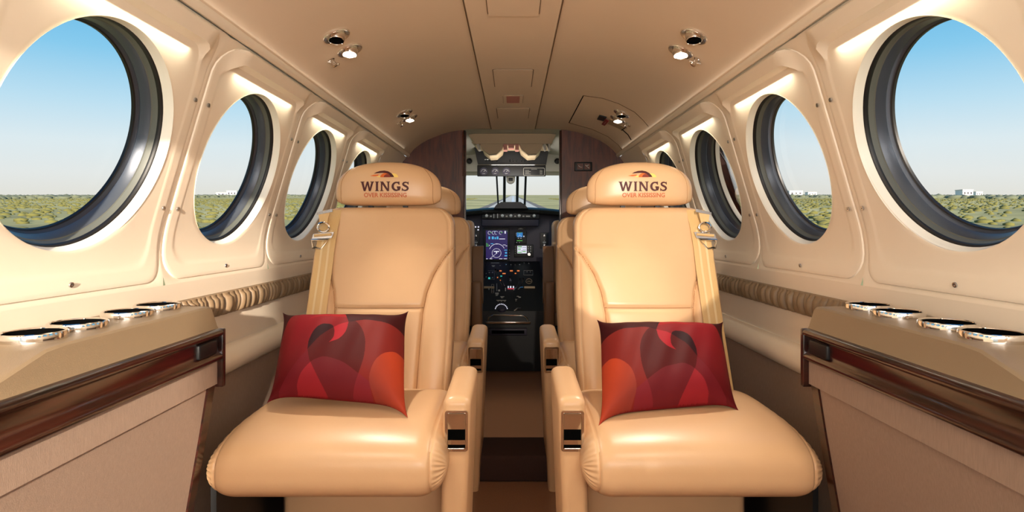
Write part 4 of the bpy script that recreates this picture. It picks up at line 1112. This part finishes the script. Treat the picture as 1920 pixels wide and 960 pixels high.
# ------------------------------------------------------------------ outdoors
GZ = -1.4
def gp3(x, y, h=0): return Vector((x, y, GZ+TILT*y+h))
def ground_mat():
    m = mat('scrub_field', (180, 170, 108), .95); t = m.node_tree; b = t.nodes['Principled BSDF']
    cc = t.nodes.new('ShaderNodeTexCoord')
    def noise(s, d): n = t.nodes.new('ShaderNodeTexNoise'); n.inputs['Scale'].default_value = s; n.inputs['Detail'].default_value = d; t.links.new(cc.outputs['Object'], n.inputs['Vector']); return n
    n1 = noise(.035, 5); n2 = noise(.35, 4)
    r = t.nodes.new('ShaderNodeValToRGB'); e = r.color_ramp.elements
    e[0].position = .36; e[0].color = lin((158, 148, 90)); e[1].position = .66; e[1].color = lin((214, 198, 132)); q = e.new(.5); q.color = lin((188, 176, 110))
    t.links.new(n1.outputs[0], r.inputs[0])
    mx = t.nodes.new('ShaderNodeMix'); mx.data_type = 'RGBA'; mx.blend_type = 'MULTIPLY'; mx.inputs[0].default_value = .5
    r2 = t.nodes.new('ShaderNodeValToRGB'); r2.color_ramp.elements[0].position = .3; r2.color_ramp.elements[0].color = (.45, .45, .38, 1); r2.color_ramp.elements[1].position = .7
    t.links.new(n2.outputs[0], r2.inputs[0]); t.links.new(r.outputs[0], mx.inputs[6]); t.links.new(r2.outputs[0], mx.inputs[7]); t.links.new(mx.outputs[2], b.inputs['Base Color'])
    return m
mb = MB(); mb.add([gp3(-3000, -600), gp3(3000, -600), gp3(3000, 3500), gp3(-3000, 3500)], [(0, 1, 2, 3)], False)
tag(mb.build('ground', ground_mat()), kind='structure')
M['asph'] = mat('dark_shoulder', (120, 108, 96), .9)
rw = MB(); rw.add([gp3(-5.6, 30, .03), gp3(5.6, 30, .03), gp3(5.6, 1500, .03), gp3(-5.6, 1500, .03)], [(0, 1, 2, 3)], False)
rwo = tag(rw.build('runway', mat('grey_asphalt', (206, 198, 182), .9)), kind='structure')
for x0, x1 in ((-5.6, -4.3), (4.3, 5.6)):
    MB().add([gp3(x0, 30, .05), gp3(x1, 30, .05), gp3(x1, 1500, .05), gp3(x0, 1500, .05)], [(0, 1, 2, 3)], False).build('edge_line', M['asph'], rwo)
MB().add([gp3(-.5, 30, .05), gp3(.5, 30, .05), gp3(.5, 1500, .05), gp3(-.5, 1500, .05)], [(0, 1, 2, 3)], False).build('centre_line', M['white'], rwo)
# shrubs: low lumpy clumps over the field, uncountable
rs = np.random.RandomState(5)
ico = bmesh.new(); bmesh.ops.create_icosphere(ico, subdivisions=1, radius=1); IV = np.array([v.co[:] for v in ico.verts]); IF = [[v.index for v in f.verts] for f in ico.faces]; ico.free()
def clumps(n, xr, yr, size, name, m, lab, cat):
    V = []; Fc = []
    for i in range(n):
        x = rs.uniform(*xr) if not callable(xr) else xr(); y = rs.uniform(*yr)
        r = rs.uniform(*size); v = IV*(1+.28*rs.randn(len(IV), 1)*.6)*np.array([r*rs.uniform(1, 1.7), r*rs.uniform(1, 1.7), r*.62])
        g_ = gp3(x, y, r*.15); v = v+np.array(g_[:]); b0 = len(V)*len(IV); V.append(v); Fc += [[k+b0 for k in f] for f in IF]
    me = bpy.data.meshes.new(name); me.from_pydata(np.concatenate(V).tolist(), [], Fc); me.polygons.foreach_set('use_smooth', [True]*len(me.polygons))
    o = bpy.data.objects.new(name, me); C.objects.link(o); me.materials.append(m)
    return tag(o, lab, cat, kind='stuff')
shm = mat('shrub_foliage', (108, 106, 54), .95, vary=.25, vscale=.4); trm = mat('distant_tree_foliage', (104, 110, 88), .95, vary=.2, vscale=.2)
def sgn_x(a, b): return lambda: (1 if rs.rand() < .5 else -1)*(a+(b-a)*rs.rand()**1.6)
clumps(15000, sgn_x(20, 260), (-10, 330), (.14, .46), 'field_shrubs', shm, 'low olive scrub bushes scattered over the dry field outside the windows', 'shrubs')
clumps(6000, sgn_x(260, 900), (40, 1500), (1.5, 3.2), 'distant_trees', trm, 'hazy belt of trees along the horizon beyond the field', 'trees')
def building(x, y, w_, h, d, lab, k):
    root = thing('distant_building', lab, 'building', 'pale buildings on the horizon', tuple(gp3(x, y)))
    g_ = gp3(x, y, -1)
    sub(root, MB().box(tuple(g_), (x+w_, y+d, g_.z+h+1)), 'walls', mat('pale_render', (236, 232, 224), .9) if k == 0 else M['white'])
    sub(root, MB().box((x-.4, y-.4, g_.z+h+1), (x+w_+.4, y+d+.4, g_.z+h+1.6)), 'roof', M['ltgrey'])
    q = MB()
    for j in range(3): q.box((x+w_*(.15+.3*j), y-.1, g_.z+1+h*.35), (x+w_*(.28+.3*j), y, g_.z+1+h*.7))
    sub(root, q, 'window_row', M['panel'])
for k, (px, Y, w_, h, wh) in enumerate(((1805, 420, 16, 9, 'short pale building on the horizon in the nearest right window'), (1830, 500, 12, 7, 'low pale shed beside the taller building in the nearest right window'), (1690, 520, 26, 6, 'long low pale building on the horizon in the nearest right window'),
        (1480, 620, 30, 10, 'pale building on the horizon in the second right window'), (1515, 700, 22, 8, 'low pale building at the far edge of the second right window'), (425, 620, 22, 10, 'pale building on the horizon in the second left window'), (405, 700, 34, 7, 'long low pale building on the horizon in the second left window'), (1352, 800, 26, 10, 'pale building on the horizon in the third right window'))):
    Y *= 1.7; building((px-VX)/F*Y, Y, w_*.8, h*.9, 12, wh, k)
